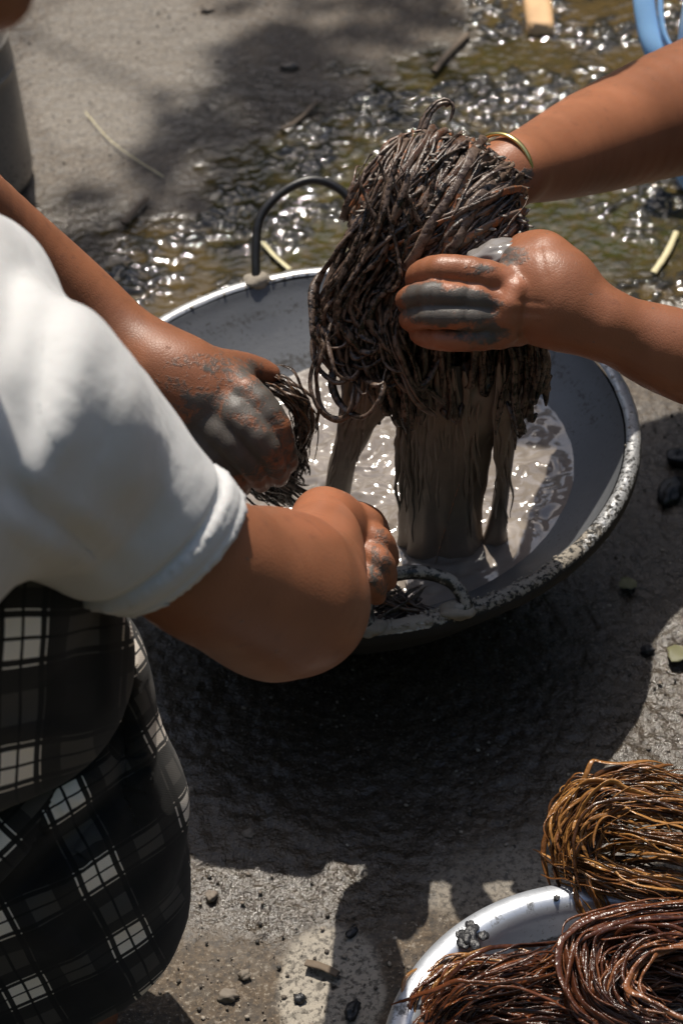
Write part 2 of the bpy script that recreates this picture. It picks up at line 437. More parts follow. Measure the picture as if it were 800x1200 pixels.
t = NT('black_iron'); n = t.noise(150, 5, .7); up = t.n('SeparateXYZ'); t.l(t.n('NewGeometry').outputs['Normal'], up.inputs[0])
ck = t.ramp(t.math('ADD', n, t.math('MULTIPLY', up.outputs[2], .10)), [(.52, 0.), (.62, 1.)])  # sandy crust, denser on upward faces and lightened to look lit from above
t.set(Base_Color=t.mix(ck, (.022, .021, .020), (.30, .27, .23)), Roughness=t.math('MULTIPLY_ADD', ck, .4, .38), Metallic=.1); t.bump(n, .5, .0012); M['iron'] = t.m
M['iron_dark'] = m_simple('dark_iron', (.022, .021, .020), .38, .3, bump=.4, scale=160)
M['charcoal'] = m_simple('charcoal', (.018, .018, .02), .45, bump=.9, scale=90, bd=.003)
M['stone'] = m_simple('stone', (.17, .14, .11), .75, bump=.6, scale=70, bd=.002)
M['wood'] = m_simple('pale_wood', (.55, .34, .17), .7, bump=.4, scale=40)
M['straw'] = m_simple('straw', (.62, .55, .33), .55, var=.2)
M['leaf'] = m_simple('fallen_leaf', (.13, .125, .06), .6, var=.3)
M['bark'] = m_simple('bark', (.13, .095, .065), .8, bump=.7, scale=80, bd=.002)
M['blue'] = m_simple('blue_plastic', (.32, .57, .88), .35, var=.08, bump=.05, Subsurface_Weight=.1, Subsurface_Scale=.01)
M['gold'] = m_simple('bangle_gold', (.75, .62, .25), .25, .9, var=.1)
M['hair'] = m_simple('black_hair', (.012, .010, .009), .4, scale=200)
M['dkcloth'] = m_simple('dark_cloth', (.05, .06, .09), .9)
M['straw_hat'] = m_simple('woven_straw', (.5, .4, .22), .8, scale=150)
M['green'] = m_simple('tree_leaf', (.05, .10, .02), .5)
M['crust'] = m_simple('sand_crust', (.25, .215, .17), .9, scale=200, bump=.6)

# ------------------------------------------------------------------ ground
def axis(lo, hi, st, far, n):
    core = np.arange(lo, hi+st/2, st); g = np.geomspace(.01, far, n)
    return np.concatenate([(lo-g)[::-1], core, hi+g])
gx = axis(-.56, .56, .0026, 60, 40); gy = axis(-.50, 1.15, .0026, 60, 40)
XX, YY = np.meshgrid(gx, gy); GXY = np.stack([XX.ravel(), YY.ravel()], -1)
def ground_masks(q):
    X3 = np.concatenate([q, np.zeros((len(q), 1))], 1)
    d = (X3-CAM)@FW; ok = d > .3
    px = np.where(ok, 400+F*((X3-CAM)@RT)/np.maximum(d, .3), 9e3); py = np.where(ok, 600-F*((X3-CAM)@UP)/np.maximum(d, .3), 9e3)
    nz = fbm(q, 12, 4, 3)*1.0; nz2 = fbm(q, 40, 3, 9)
    # wet mud: beyond a line running from the left edge up to the top
    bx = np.array([-400, 40, 100, 180, 240, 300, 400, 470, 560, 640, 900]); by = np.array([330, 262, 272, 262, 215, 170, 110, 65, 5, -120, -300])
    lim = np.interp(px, bx, by); low = np.interp(px, [-400, 0, 200, 600, 700, 800, 1200], [520, 440, 440, 420, 395, 385, 420])
    j = (nz*130+nz2*70)
    wet = sstep(-18, 40, py-lim+j)*sstep(-10, 40, low-py+j*.5)
    def blob(cx, cy, rx, ry, soft=.25, jit=.5):
        r = np.hypot((px-cx)/rx, (py-cy)/ry)+jit*nz; return sstep(1+soft, 1-soft, r)
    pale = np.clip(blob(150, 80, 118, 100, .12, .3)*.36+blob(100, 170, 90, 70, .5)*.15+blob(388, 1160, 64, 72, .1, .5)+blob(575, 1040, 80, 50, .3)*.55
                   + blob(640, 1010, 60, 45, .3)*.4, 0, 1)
    damp_shade = np.clip(blob(300, 980, 190, 130, .45, .8)*.95+blob(330, 160, 120, 70, .5, .6)*.8+blob(120, 130, 330, 190, .5, .4)*.42+blob(90, 290, 120, 45, .5)+blob(760, 660, 150, 190, .5, .4)*.8+blob(480, 850, 420, 190, .5, .5)*.85, 0, 1)  # moist ground, plus shade painted in at upper left, right of and under pan
    damp_shade = damp_shade*(1-.8*blob(388, 1160, 64, 72, .1, .5))
    alg = np.clip(blob(680, 270, 160, 60, .5)+blob(370, 230, 140, 110, .6, .8)*.8+blob(500, 80, 150, 60, .5)*.6, 0, 1)
    return px, py, wet, pale, damp_shade, alg
px, py, wet, pale, damp_shade, alg = ground_masks(GXY)
core = sstep(.9, .5, np.abs(GXY[:, 0]))*sstep(1.5, 1.1, GXY[:, 1])
h = fbm(GXY, 6, 4, 1)*.006+fbm(GXY, 45, 4, 5, .6)*.0028
rid = 1-np.abs(fbm(GXY, 34, 4, 12, .55))*3.2           # lumpy churned mud
GW = GXY+.010*np.stack([noise(GXY, 28, 33), noise(GXY, 28, 34)], -1)+.004*np.stack([noise(GXY, 90, 35), noise(GXY, 90, 36)], -1)
lumps = fbm(GW*np.array([.8, 1.15]), 62, 5, 31, .62)
calm = sstep(-.04, .24, fbm(GXY, 7, 3, 44)+.10*alg+.04)  # broad smooth puddle patches
mudh = (lumps*.012+np.clip(rid, 0, 1)*.004)*(1-.8*calm)
level = -.0005+.0004*noise(GXY, 150, 2)+.0006*noise(GXY, 60, 8)
lump = sstep(0, .0035, mudh-level)
wh = np.maximum(mudh, level)+ (.0010*fbm(GXY, 130, 3, 70)+.0002*noise(GXY, 320, 79))*(1-.6*calm)
z = h*(1-wet)*(1-.4*pale)+wet*(wh+.2*h)
z = z*core
z += core*(1-wet)*(.0020*fbm(GXY, 190, 2, 88)+.0016*fbm(GXY, 90, 2, 89))
ny, nx = XX.shape; ii = np.arange(ny-1)[:, None]*nx; jj = np.arange(nx-1)[None]
GF = np.stack([ii+jj, ii+jj+1, ii+jj+nx+1, ii+jj+nx], -1).reshape(-1, 4)
gr = mesh_obj('ground', np.column_stack([GXY, z]), GF, M['ground'], attrs={'wet': wet, 'pale': pale, 'damp_shade': damp_shade, 'algae': alg, 'lump': lump*wet})
tag(gr, 'bare earth and concrete yard, dry in front and wet mud behind the pan', kind='structure')

# gravel and grit
def blob_mesh(size, seed, sub=ICO1, rough=.35, squash=(1, 1, .6)):
    V, Fc = sub; V = V*(1+rough*noise(V, 1.3, seed))[:, None]*np.array(squash)*size; return V, Fc
gm = MB(); r_ = np.random.default_rng(3)
q = np.column_stack([r_.uniform(-.5, .5, 9000), -.5+1.6*r_.uniform(0, 1, 9000)**1.5])
gp = ground_masks(q); keep = (gp[2] < .35)
for (x, y), s_ in zip(q[keep], (10**(-3.3+.66*r_.uniform(0, 1, keep.sum())**2.2))):
    V, Fc = ICO, ICOF
    V = V*(1+.5*r_.uniform(-.5, .5, (12, 1)))*np.array([1, r_.uniform(.6, 1), .6])*s_
    gm.add(V@rotz(r_.uniform(0, 6)).T+np.array([x, y, s_*.25]), Fc, r_.uniform(0, 1))
t = NT('grit'); tn = t.attr('tone')
t.set(Base_Color=t.ramp(tn, [(0, (.03, .027, .024)), (.45, (.10, .08, .062)), (.8, (.2, .165, .13)), (1, (.38, .33, .27))]), Roughness=.75)
g_ = gm.build('gravel', t.m, smooth=False); tag(g_, 'fine scattered grit and small gravel lying on the earth', kind='stuff')

# ------------------------------------------------------------------ wok
R = .23
wok = thing('cooking_pan', (0, 0, 0), 'large round soot-blackened metal pan full of muddy water with two wire handles', 'pan')
prof_in = spline([(.0005, -.118), (.05, -.112), (.10, -.092), (.145, -.063), (.185, -.033), (.208, -.012), (.217, -.0015)], 46)
prof_rim = spline([(.217, -.0015), (.2195, .0012), (.2225, .0022), (.2265, .0018), (.2295, -.001), (.2305, -.006), (.2295, -.0125), (.2265, -.0135)], 16)[1:]
prof_out = spline([(.2265, -.0135), (.2195, -.0165), (.20, -.045), (.165, -.088), (.12, -.128), (.06, -.150), (.0005, -.1545)], 30)[1:]
V, Fc = lathe(prof_in, 220, (0, 0, H)); ang = np.arctan2(V[:, 1], V[:, 0]); rr = np.hypot(V[:, 0], V[:, 1])
V[:, 2] += .0012*noise(V, 14, 4)
zz = V[:, 2]-H
dirt_shade = .50*np.exp(-((zz+.020+.004*noise(V, 20, 2))/.005)**2)*(ang > 0)+.8*sstep(.150, .160, rr)*sstep(.176, .163, rr)+.25
body = mesh_obj('pan_body', V, Fc, M['alu'], wok, attrs={'dirt_shade': np.clip(dirt_shade, 0, 1), 'soot': np.zeros(len(V)), 'sand': np.zeros(len(V))})
V, Fc = lathe(prof_out, 160, (0, 0, H))
mesh_obj('pan_underside', V, Fc, M['alu'], wok, attrs={'dirt_shade': np.ones(len(V)), 'soot': np.full(len(V), 1.2), 'sand': np.zeros(len(V))})
V, Fc = lathe(prof_rim, 360, (0, 0, H)); ang = np.arctan2(V[:, 1], V[:, 0]); rr = np.hypot(V[:, 0], V[:, 1])
V += (noise(V, 60, 6)*.0008)[:, None]*np.array([.5, .5, 1])
front = sstep(-.5, -.9, np.sin(ang)); top = sstep(-.004, -.001, V[:, 2]-H)
soot = np.clip((1-top)*1.0*(np.sin(ang) < .75)+.44*top*sstep(.2, -.35, np.sin(ang))*(np.cos(ang) > .2)+.40*top*(np.sin(ang) > .5)*(rr > .225), 0, 1.3)
sand = np.clip(front*top*.75+.35*top*(np.cos(ang) > .3), 0, 1)
mesh_obj('rim', V, Fc, M['rim'], wok, attrs={'dirt_shade': .4*np.ones(len(V)), 'soot': soot, 'sand': sand})
def rim_pt(px, py, z=H+.002, r=.224):
    p = G(px, py, z); a = math.atan2(p[1], p[0]); return np.array([r*math.cos(a), r*math.sin(a), z]), a
cm = MB()
def handle(pa, pb, apex, mid1, mid2, rad, mat=None):
    a, _ = rim_pt(*pa); b, _ = rim_pt(*pb)
    da = depth(a); db = depth(b)
    pts = [a+np.array([0, 0, -.012]), a]+[P(x, y, da+(db-da)*f) for x, y, f in (mid1+apex+mid2)]+[b, b+np.array([0, 0, -.012])]
    pts = spline(pts, 60); r0 = rad*(1+.06*noise(pts, 90, 3))
    V, fs = tube(pts, r0, 12); mb = MB(); mb.add(V, fs[0]); 
    o = mb.build('handle', mat or M['iron'], wok)
    for q_ in (a, b):       # lugs where the wire enters the rim
        V, Fc = blob_mesh(.010, random.randrange(99), ICO2, .35, (1.25, 1.0, .62)); cm.add(V+q_+np.array([0, 0, -.001]), Fc, .4)
    return o
handle((301, 329), (418, 318), [(330, 226, .3), (365, 211, .55)], [(300, 292, 0.), (305, 255, .1)], [(398, 222, .85), (414, 248, 1.)], .0040, M['iron_dark'])
handle((432, 742), (549, 739), [(460, 674, .3), (495, 671, .55)], [(430, 712, 0.), (437, 688, .1)], [(530, 683, .8), (546, 710, .97)], .0050)
for k in range(420):       # sandy crust clinging to the front rim and lugs
    a = random.gauss(-1.35, .28) if k < 330 else random.gauss(1.9, .16)
    r0 = random.uniform(.2175, .229); s_ = 10**random.uniform(-3.3, -2.75)
    V, Fc = blob_mesh(s_, k, (ICO, ICOF), .6); cm.add(V+np.array([r0*math.cos(a), r0*math.sin(a), H+.0015]), Fc, random.random())
cm.build('dried_crust', M['crust'], wok, kind='stuff')

# liquid
LZ = H-.055
n_r, n_a = 150, 420
ra = np.linspace(.003, 1., n_r); aa = np.linspace(0, 2*np.pi, n_a, endpoint=False)
TILT = .085                        # the water slops up on the right
rmax = np.full(n_a, .16)
for _ in range(12): rmax = np.interp(-.053+TILT*rmax*np.cos(aa), prof_in[:, 1], prof_in[:, 0])
RR, AA = np.meshgrid(ra, aa, indexing='ij'); RN = RR.copy(); RR = RR*(rmax+.001)[None, :]; WX, WY = RR*np.cos(AA), RR*np.sin(AA)
W2 = np.stack([WX.ravel(), WY.ravel()], -1)
def lp(px, py): return G(px, py, LZ)[:2]
cst = lp(520, 640); d0 = np.linalg.norm(W2-cst, axis=1)
warp = W2+np.stack([fbm(W2, 16, 3, 20), fbm(W2, 16, 3, 21)], -1)*.02
wz = .0034*(1-np.abs(fbm(warp*np.array([1, 1.5]), 22, 3, 22))*2.4)+.0034*noise(warp, 42, 23)+.0011*noise(warp, 100, 24)+.0003*noise(warp, 240, 29)
calmf = sstep(.09, .02, np.linalg.norm(W2-lp(560, 690), axis=1))
wz = wz*(1-.75*calmf)+.0015*np.sin(d0*420)*np.exp(-d0*22)
edge = sstep(1., .92, RN.ravel()); wz = wz*(.25+.75*edge)
foam = sstep(.15, .4, fbm(warp, 40, 3, 25))*.7+.6*sstep(.0035, .006, wz)
i = np.arange(n_r-1)[:, None]*n_a; j = np.arange(n_a)[None]; k = (j+1) % n_a
WF = np.stack([i+j, i+n_a+j, i+n_a+k, i+k], -1).reshape(-1, 4)
liq = mesh_obj('muddy_water', np.column_stack([W2, H-.053+TILT*W2[:, 0]+wz]), WF, M['liquid'], attrs={'foam': np.clip(foam, 0, 1)}, base=(0, 0, LZ))
tag(liq, 'churned grey-brown muddy water filling the large pan', 'muddy water', kind='stuff')

# ------------------------------------------------------------------ fibre hank lifted from the pan
foot = G(530, 640, LZ); DC = depth(foot)-.28*math.sin(PITCH)
hank = thing('fibre_hank', foot, 'thick mud-coated hank of dark brown fibre lifted dripping over the pan', 'fibre hank', 'hanks of plant fibre being dyed')
PXM = DC/F
HC = P(515, 262, DC)
def dome_path(ang, b, a0, a1, n=26, lay=0., seed=0, cx=515, cy=262, rx=103, ry=104, rz=85, dd=0.):
    u = np.array([math.cos(ang), math.sin(ang)]); w_ = np.array([-math.sin(ang), math.cos(ang)])
    a = np.linspace(a0, a1, n); k_ = 1+lay
    x = k_*(u[0]*np.sin(a)*math.cos(b)+w_[0]*math.sin(b)); y = k_*(u[1]*np.sin(a)*math.cos(b)+w_[1]*math.sin(b)); zt = k_*np.cos(a)*math.cos(b)
    return HC+((cx-515+x*rx)[:, None]*RT+(262-cy+y*ry)[:, None]*UP-(zt*rz-dd)[:, None]*FW)*PXM
def wob(p, amp, sc, seed):
    return p+amp*np.stack([noise(p, sc, seed), noise(p, sc, seed+1), noise(p, sc, seed+2)], -1)
mass = MB(); mlow = MB()
def strand(path, r, tone, part=False, flat=.55, ns=6, tw=2., parent=None, mat=None, mb=None, nm='strand', rough=1.):
    n = len(path); t_ = np.linspace(0, 1, n)
    sd_ = random.randrange(999)
    rad = r*(1+.35*noise(np.column_stack([t_*7, t_*0]), 1., sd_)+.17*rough*noise(np.column_stack([t_*31, t_*0]), 1., sd_+7))*(.35+.65*np.clip(np.minimum(t_, 1-t_)*9, 0, 1))
    if part:
        b_ = MB(); add_tube(b_, path, rad, ns=8, flat=flat, twist=tw, tone=tone)
        return b_.build(nm, mat or M['mudfib'], parent or hank)
    add_tube(mass if mb is None else mb, path, rad, ns=ns, flat=flat, twist=tw, tone=tone)
rd = random.Random(5)
# solid dark core so nothing shows through the dome
V, Fc = ICO3; cv = V*(1+.07*noise(V, 2.5, 3))[:, None]
cv = HC+((cv[:, 0]*90)[:, None]*RT+(cv[:, 1]*93)[:, None]*UP-(cv[:, 2]*74)[:, None]*FW)*PXM
mesh_obj('fibre_core', cv, Fc, M['mudfib'], hank, attrs={'tone': np.full(len(cv), .05)})
for k in range(340):
    b = rd.uniform(-1.35, 1.35); base = math.radians(50+16*math.sin(b*1.3)+rd.gauss(0, 11))
    a0 = rd.uniform(-1.9, -1.1); a1 = rd.uniform(1.2, 1.9)
    if rd.random() < .10: a1 = a0+rd.uniform(1.2, 2.2)
    p = dome_path(base, b, a0, a1, 44, rd.uniform(-.14, .05)+.05*math.sin(b*9+2))
    p = wob(p, .0045, 26, k % 23); p = wob(p, .0007, 120, k)
    pt = k % 9 == 0; rib = rd.random() < .4
    strand(p, rd.uniform(.0020, .0042) if rib else rd.uniform(.0007, .0021)*(1.4 if pt else 1), rd.choice([.02, .05, .1, .25, .4, .6, 1.25]), part=pt, flat=.24 if rib else rd.uniform(.35, .9), tw=rd.uniform(-.8, .8) if rib else rd.uniform(-4, 4))
# coarse mud ribbons across the dome
for (pts, r) in [([(560, 215), (545, 262), (525, 300), (505, 325)], .0042), ([(500, 190), (460, 225), (425, 262), (415, 300)], .0034), ([(585, 200), (560, 235), (538, 290)], .003),
                 ([(470, 172), (520, 160), (575, 180)], .0034), ([(452, 300), (480, 320), (505, 322)], .004), ([(575, 175), (600, 205), (612, 255)], .003), ([(440, 240), (425, 290), (432, 330)], .0032)]:
    def surf(x, y):
        q = 1-((x-515)/103)**2-((y-262)/104)**2; return P(x, y, DC-86*PXM*math.sqrt(max(q, .02))-.002)
    p = spline([surf(*q) for q in pts], 22); p = wob(p, .002, 60, int(pts[0][0]))
    strand(p, r, .2, part=True, flat=.3, tw=1.)
# left fall: strands sweep off the dome, hang and turn back in at the bottom
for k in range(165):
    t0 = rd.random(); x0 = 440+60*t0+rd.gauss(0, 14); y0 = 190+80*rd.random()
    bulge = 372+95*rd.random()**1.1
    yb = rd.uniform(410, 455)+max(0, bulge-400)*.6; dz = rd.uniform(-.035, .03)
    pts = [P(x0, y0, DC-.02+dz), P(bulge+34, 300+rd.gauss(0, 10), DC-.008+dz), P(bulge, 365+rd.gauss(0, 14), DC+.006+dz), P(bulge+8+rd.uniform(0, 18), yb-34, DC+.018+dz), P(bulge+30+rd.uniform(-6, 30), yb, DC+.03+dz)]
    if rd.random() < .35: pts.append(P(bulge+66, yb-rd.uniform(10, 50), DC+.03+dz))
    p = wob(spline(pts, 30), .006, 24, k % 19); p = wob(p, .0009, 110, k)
    strand(p, rd.uniform(.0012, .0038), rd.choice([.05, .15, .3, .5]), mat=M['chocshadefib'] if k % 3 else None, mb=mlow if k % 3 else None, part=(k % 7 == 0), flat=rd.uniform(.4, .9), tw=rd.uniform(-5, 5))
for pts in ([(400, 335), (372, 370), (366, 405), (374, 432), (396, 448), (412, 440)], [(396, 350), (376, 380), (374, 412), (388, 436)], [(405, 330), (384, 365), (380, 398), (392, 425), (410, 430)],
            [(447, 186), (452, 168), (470, 158), (500, 153), (530, 156)], [(452, 190), (460, 172), (490, 166)],
            [(487, 160), (495, 140), (508, 122), (522, 116), (531, 124), (528, 142)], [(492, 160), (501, 140), (514, 124), (527, 122)],
            [(585, 196), (600, 198), (612, 206), (623, 209)]):
    p = wob(spline([P(x, y, DC-.01) for x, y in pts], 30), .0012, 60, len(pts)); strand(p, rd.uniform(.0016, .0026), rd.choice([.2, .7]), part=True, flat=.6)
for k in range(26):        # open loops that stand clear of the mass
    x0 = rd.uniform(385, 470); y0 = rd.uniform(300, 400); sx = rd.uniform(-34, -8); hgt = rd.uniform(50, 110); wd = rd.uniform(14, 34)
    pts = [(x0, y0), (x0+sx, y0+hgt*.4), (x0+sx*.9+4, y0+hgt*.85), (x0+sx*.3+wd*.5, y0+hgt), (x0+wd, y0+hgt*.8), (x0+wd+6, y0+hgt*.45)]
    p = wob(spline([P(max(x, 366), min(y, 492), DC-.012+rd.uniform(-.012, .01)) for x, y in pts], 34), .003, 40, k); strand(p, rd.uniform(.0014, .0028), rd.choice([.05, .2, .4]), part=True, flat=.6)
mcl = MB()
for k in range(330):       # crumbs and clots of mud stuck to the dome
    p = dome_path(rd.uniform(.3, 1.4), rd.gauss(0, .55), rd.uniform(-1.1, 1.3), 2, 2, rd.uniform(-.01, .06))[0]
    V, Fc = ICO, ICOF; V = V*(1+.6*np.random.default_rng(k).uniform(-.5, .5, (12, 1)))*rd.uniform(.0006, .0018)*np.array([1, rd.uniform(.6, 2.8), .5])
    mcl.add(V@rotz(rd.uniform(0, 3)).T+p, Fc, rd.random())
mcl.build('mud_clots', M['clot'], hank, kind='stuff')
# skirt of strands hanging under the hand
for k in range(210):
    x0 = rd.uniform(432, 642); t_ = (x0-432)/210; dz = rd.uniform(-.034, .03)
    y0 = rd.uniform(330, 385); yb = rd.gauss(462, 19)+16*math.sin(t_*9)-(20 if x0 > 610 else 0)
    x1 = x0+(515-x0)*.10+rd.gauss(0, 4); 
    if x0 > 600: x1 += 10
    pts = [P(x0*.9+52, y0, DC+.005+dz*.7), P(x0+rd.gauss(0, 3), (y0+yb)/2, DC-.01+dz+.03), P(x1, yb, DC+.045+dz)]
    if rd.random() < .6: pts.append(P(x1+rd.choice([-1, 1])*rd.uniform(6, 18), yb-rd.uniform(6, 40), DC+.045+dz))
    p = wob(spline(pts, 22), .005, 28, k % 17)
    strand(p, rd.uniform(.0013, .0042), rd.choice([.05, .1, .25, .45]), mat=M['chocshadefib'], mb=mlow, part=(k % 8 == 0), flat=rd.uniform(.5, .9), tw=rd.uniform(-4, 4))
mlow.build('strand_mass', M['chocshadefib'], hank, kind='stuff')
m_ = mass.build('strand_mass', M['mudfib'], hank, kind='stuff')

# wet slurry-coated tails running down into the liquid
def loft_mesh(rows, th, name, n_u=46, n_v=70, seed=0, amp=.004, hole=None, mat=None):
    # rows: (y, x_left, x_right, depth)
    ys = np.array([r[0] for r in rows], float); t_ = np.linspace(0, 1, n_v); Y = ys[0]+(ys[-1]-ys[0])*t_
    L, Rr, D = (np.interp(Y, ys, [r[i] for r in rows]) for i in (1, 2, 3))
    a = np.linspace(0, 2*np.pi, n_u, endpoint=False)
    V = []
    for yy, l_, r__, dd in zip(Y, L, Rr, D):
        cx, hx = (l_+r__)/2, (r__-l_)/2
        st = noise(np.column_stack([np.cos(a)*2.6+seed, np.sin(a)*2.6+yy*.004]), 1.3, seed)+.5*noise(np.column_stack([np.cos(a)*7, np.sin(a)*7+yy*.006]), 1., seed+1)+.35*noise(np.column_stack([np.cos(a)*14, np.sin(a)*14+yy*.01]), 1., seed+2)
        rr_ = 1+st*amp/.004*.17+.10*noise(np.column_stack([np.cos(a)*3, np.sin(a)*3+yy*.035]), 1., seed+5)
        for ai, q_ in zip(a, rr_):
            V.append(P(cx+hx*math.cos(ai)*q_, yy, dd)-FW*th*math.sin(ai)*q_*float(.25+.95*sstep(ys[0]-5, ys[0]+55, yy)))
    i = np.arange(n_v-1)[:, None]*n_u; j = np.arange(n_u)[None]; k = (j+1) % n_u
    Fc = np.stack([i+j, i+k, i+n_u+k, i+n_u+j], -1).reshape(-1, 4)
    return mesh_obj(name, np.array(V), Fc, mat or M['slurry'], hank, attrs={'tone': np.full(len(V), .2)})
DF = depth(foot); mass2 = MB()
dl = lambda y: DC+.02+(DF-.004-DC-.02)*(y-430)/210
loft_mesh([(430, 468, 592, dl(430)), (470, 462, 610, dl(470)), (520, 465, 572, dl(520)), (580, 467, 562, dl(580)), (625, 468, 566, dl(625)), (655, 464, 574, dl(655))], .024, 'mud_sheet', seed=1)
loft_mesh([(450, 575, 612, dl(450)), (500, 580, 606, dl(500)), (560, 580, 598, dl(560)), (600, 574, 594, dl(600)), (655, 556, 597, dl(655))], .012, 'mud_sheet', n_u=24, seed=5)
loft_mesh([(425, 398, 475, dl(425)), (470, 402, 470, dl(440)+.01), (500, 396, 440, dl(470)+.01), (540, 386, 418, dl(510)+.01), (585, 378, 408, dl(560)+.015)], .013, 'mud_sheet', n_u=30, seed=9)
for k in range(95):        # wet strings down the sheets
    x = rd.uniform(466, 600) if k < 75 else rd.uniform(398, 440); y0 = rd.uniform(425, 500); y1 = rd.uniform(530, 650) if k < 75 else rd.uniform(500, 575)
    if 565 < x < 580: continue
    p = wob(spline([P(x, y0, dl(y0)-.024), P(x+rd.gauss(0, 3)-(6 if k >= 75 else 0), (y0+y1)/2, dl((y0+y1)/2)-.025), P(x+rd.gauss(0, 4)-(18 if k >= 75 else 0), y1, dl(y1)-.02)], 22), .0025, 40, k)
    strand(p, rd.uniform(.0009, .0030), .2, part=(k % 2 == 0), mat=M['slurry'], mb=mass2)
mass2.build('wet_strings', M['slurry'], hank, kind='stuff')
p = spline([P(540, 560, dl(560)-.035), P(520, 625, dl(625)-.03), P(507, 672, DF-.02)], 12)
strand(p, .0006, .9, part=True, flat=1.)

# ------------------------------------------------------------------ people
def px2m(px, d): return px*d/F
def pc(a, b, k=.006):        # pixel capsule: (x, y, depth, radius px)
    return C_(P(*a[:3]), P(*b[:3]), px2m(a[3], a[2]), px2m(b[3], b[2]), k)
def chain(pts, k=.006):
    if len(pts) > 2: pts = spline(pts, len(pts)*(5 if k > .01 else 2)+1)
    return [pc(a, b, min(k, .002 if k > .01 else .004)) for a, b in zip(pts[:-1], pts[1:])]
def blobs_attr(V, items):
    x, y, d = proj(V); o = np.zeros(len(V))
    for cx, cy, rx, ry, a in items: o = np.maximum(o, a*sstep(1.35, .65, np.hypot((x-cx)/rx, (y-cy)/ry)))
    return o

# --- person on the right, lifting the hank
D2 = DC-.060
pr = thing('person', (.75, .35, 0), 'person at the right lifting the muddy hank with both hands, gold bangle on wrist', 'person')
near = [
    (.02, chain([(960, 470, D2+.06, 62), (800, 417, D2+.02, 52), (745, 396, D2+.01, 43), (700, 378, D2, 37)], .02)),
    (.012, [pc((700, 376, D2, 35), (655, 352, D2, 44), .02), pc((655, 335, D2+.004, 40), (612, 318, D2+.006, 34), .018), pc((655, 365, D2, 42), (610, 362, D2+.004, 34), .02),
            pc((640, 330, D2, 40), (632, 308, D2+.018, 34), .016), pc((632, 308, D2+.02, 30), (600, 296, D2+.045, 24), .014)]),
    (.004, chain([(614, 342, D2-.004, 24), (560, 321, D2-.016, 17.5), (517, 316, D2-.013, 16), (493, 322, D2+.004, 14.5), (489, 334, D2+.022, 13)])),
    (.0016, chain([(610, 357, D2-.006, 21), (545, 347, D2-.020, 14.5), (503, 344, D2-.016, 14), (478, 350, D2+.002, 12.5), (479, 357, D2+.022, 11.5)])),
    (.0016, chain([(606, 372, D2-.004, 20), (545, 372, D2-.019, 14), (505, 370.5, D2-.014, 13.2), (482, 374, D2+.004, 12), (484, 377, D2+.022, 11.5)])),
    (.0016, chain([(606, 387, D2+.001, 19), (555, 397, D2-.010, 13.2), (516, 397, D2-.006, 12.5), (494, 392, D2+.008, 11.5), (492, 386, D2+.024, 11)])),
    (.0030, [pc((517, 316, D2-.016, 15), (515, 316, D2-.016, 14)), pc((503, 344, D2-.020, 12.5), (501, 344, D2-.020, 12)), pc((504, 370, D2-.018, 11.5), (502, 370, D2-.018, 11)), pc((516, 397, D2-.010, 10.5), (514, 397, D2-.010, 10)),
             pc((604, 340, D2-.017, 16), (602, 340, D2-.017, 15)), pc((598, 357, D2-.020, 14), (596, 357, D2-.020, 14)), pc((596, 374, D2-.017, 13), (594, 374, D2-.017, 13)), pc((596, 390, D2-.010, 12), (594, 390, D2-.010, 12))]),
    (.0060, [pc((600, 352, D2-.016, 9), (680, 368, D2-.011, 6)), pc((600, 372, D2-.014, 9), (685, 378, D2-.010, 6)), pc((640, 300, D2+.002, 26), (690, 352, D2+.004, 16))]),
]
far = [
    (.02, chain([(960, 80, 1.55, 94), (800, 128, 1.47, 75), (700, 164, 1.39, 61), (640, 187, 1.32, 48), (600, 200, 1.265, 38)], .02)),
    (.012, [pc((600, 200, 1.265, 36), (560, 225, DC+.05, 42), .018), pc((560, 225, DC+.04, 42), (540, 260, DC+.03, 40), .018)]),
    (.006, chain([(555, 240, DC+.03, 24), (520, 270, DC+.03, 22), (500, 300, DC+.02, 18)])),
]
def creases(X, d):
    x, y, z_ = proj(X); q = np.column_stack([x, y]); o = 0
    for x0, y0, x1, y1, wd, am in ((554, 304, 548, 330, 1.6, .0006), (549, 338, 543, 358, 1.4, .0006), (548, 362, 543, 382, 1.4, .0006), (558, 388, 554, 408, 1.4, .0006),
                                   (520, 302, 515, 332, 2., .0005), (508, 336, 504, 356, 1.6, .0005), (508, 361, 505, 381, 1.6, .0005), (632, 286, 640, 330, 3., .0006), (604, 352, 640, 356, 4., .0005), (600, 366, 636, 368, 4., .0005)):
        v = np.array([x1-x0, y1-y0], float); L = np.hypot(*v); v /= L
        tt = (q-np.array([x0, y0]))@v; s_ = (q-np.array([x0, y0]))@np.array([-v[1], v[0]])
        o = o+am*np.exp(-(s_/wd)**2)*sstep(-.1*L, .15*L, tt)*sstep(1.1*L, .85*L, tt)
    return d+o+.0004*fbm(X, 60, 2, 15)
V, Fc = organic(near, .0016, creases)
xx, yy, _ = proj(V)
mud = blobs_attr(V, [(530, 360, 60, 24, .80), (500, 350, 30, 22, .8), (600, 300, 24, 14, .55), (560, 390, 36, 14, .6), (560, 318, 40, 8, .35)])
red = blobs_attr(V, [(500, 395, 50, 30, 1), (560, 335, 60, 22, .6), (490, 330, 22, 14, .6)])
pb = mesh_obj('left_arm', V, Fc, M['skin2'], pr, attrs={'mud': mud, 'red': red})
V, Fc = organic(far, .0028)
mesh_obj('right_arm', V, Fc, M['skin2'], pr, attrs={'mud': blobs_attr(V, [(560, 230, 45, 50, .9), (617, 206, 10, 10, .6)]), 'red': np.zeros(len(V))})
sv, sf = ICO3; sv = sv*(1+.30*noise(sv, 1.7, 8)+.1*noise(sv, 5, 9))[:, None]
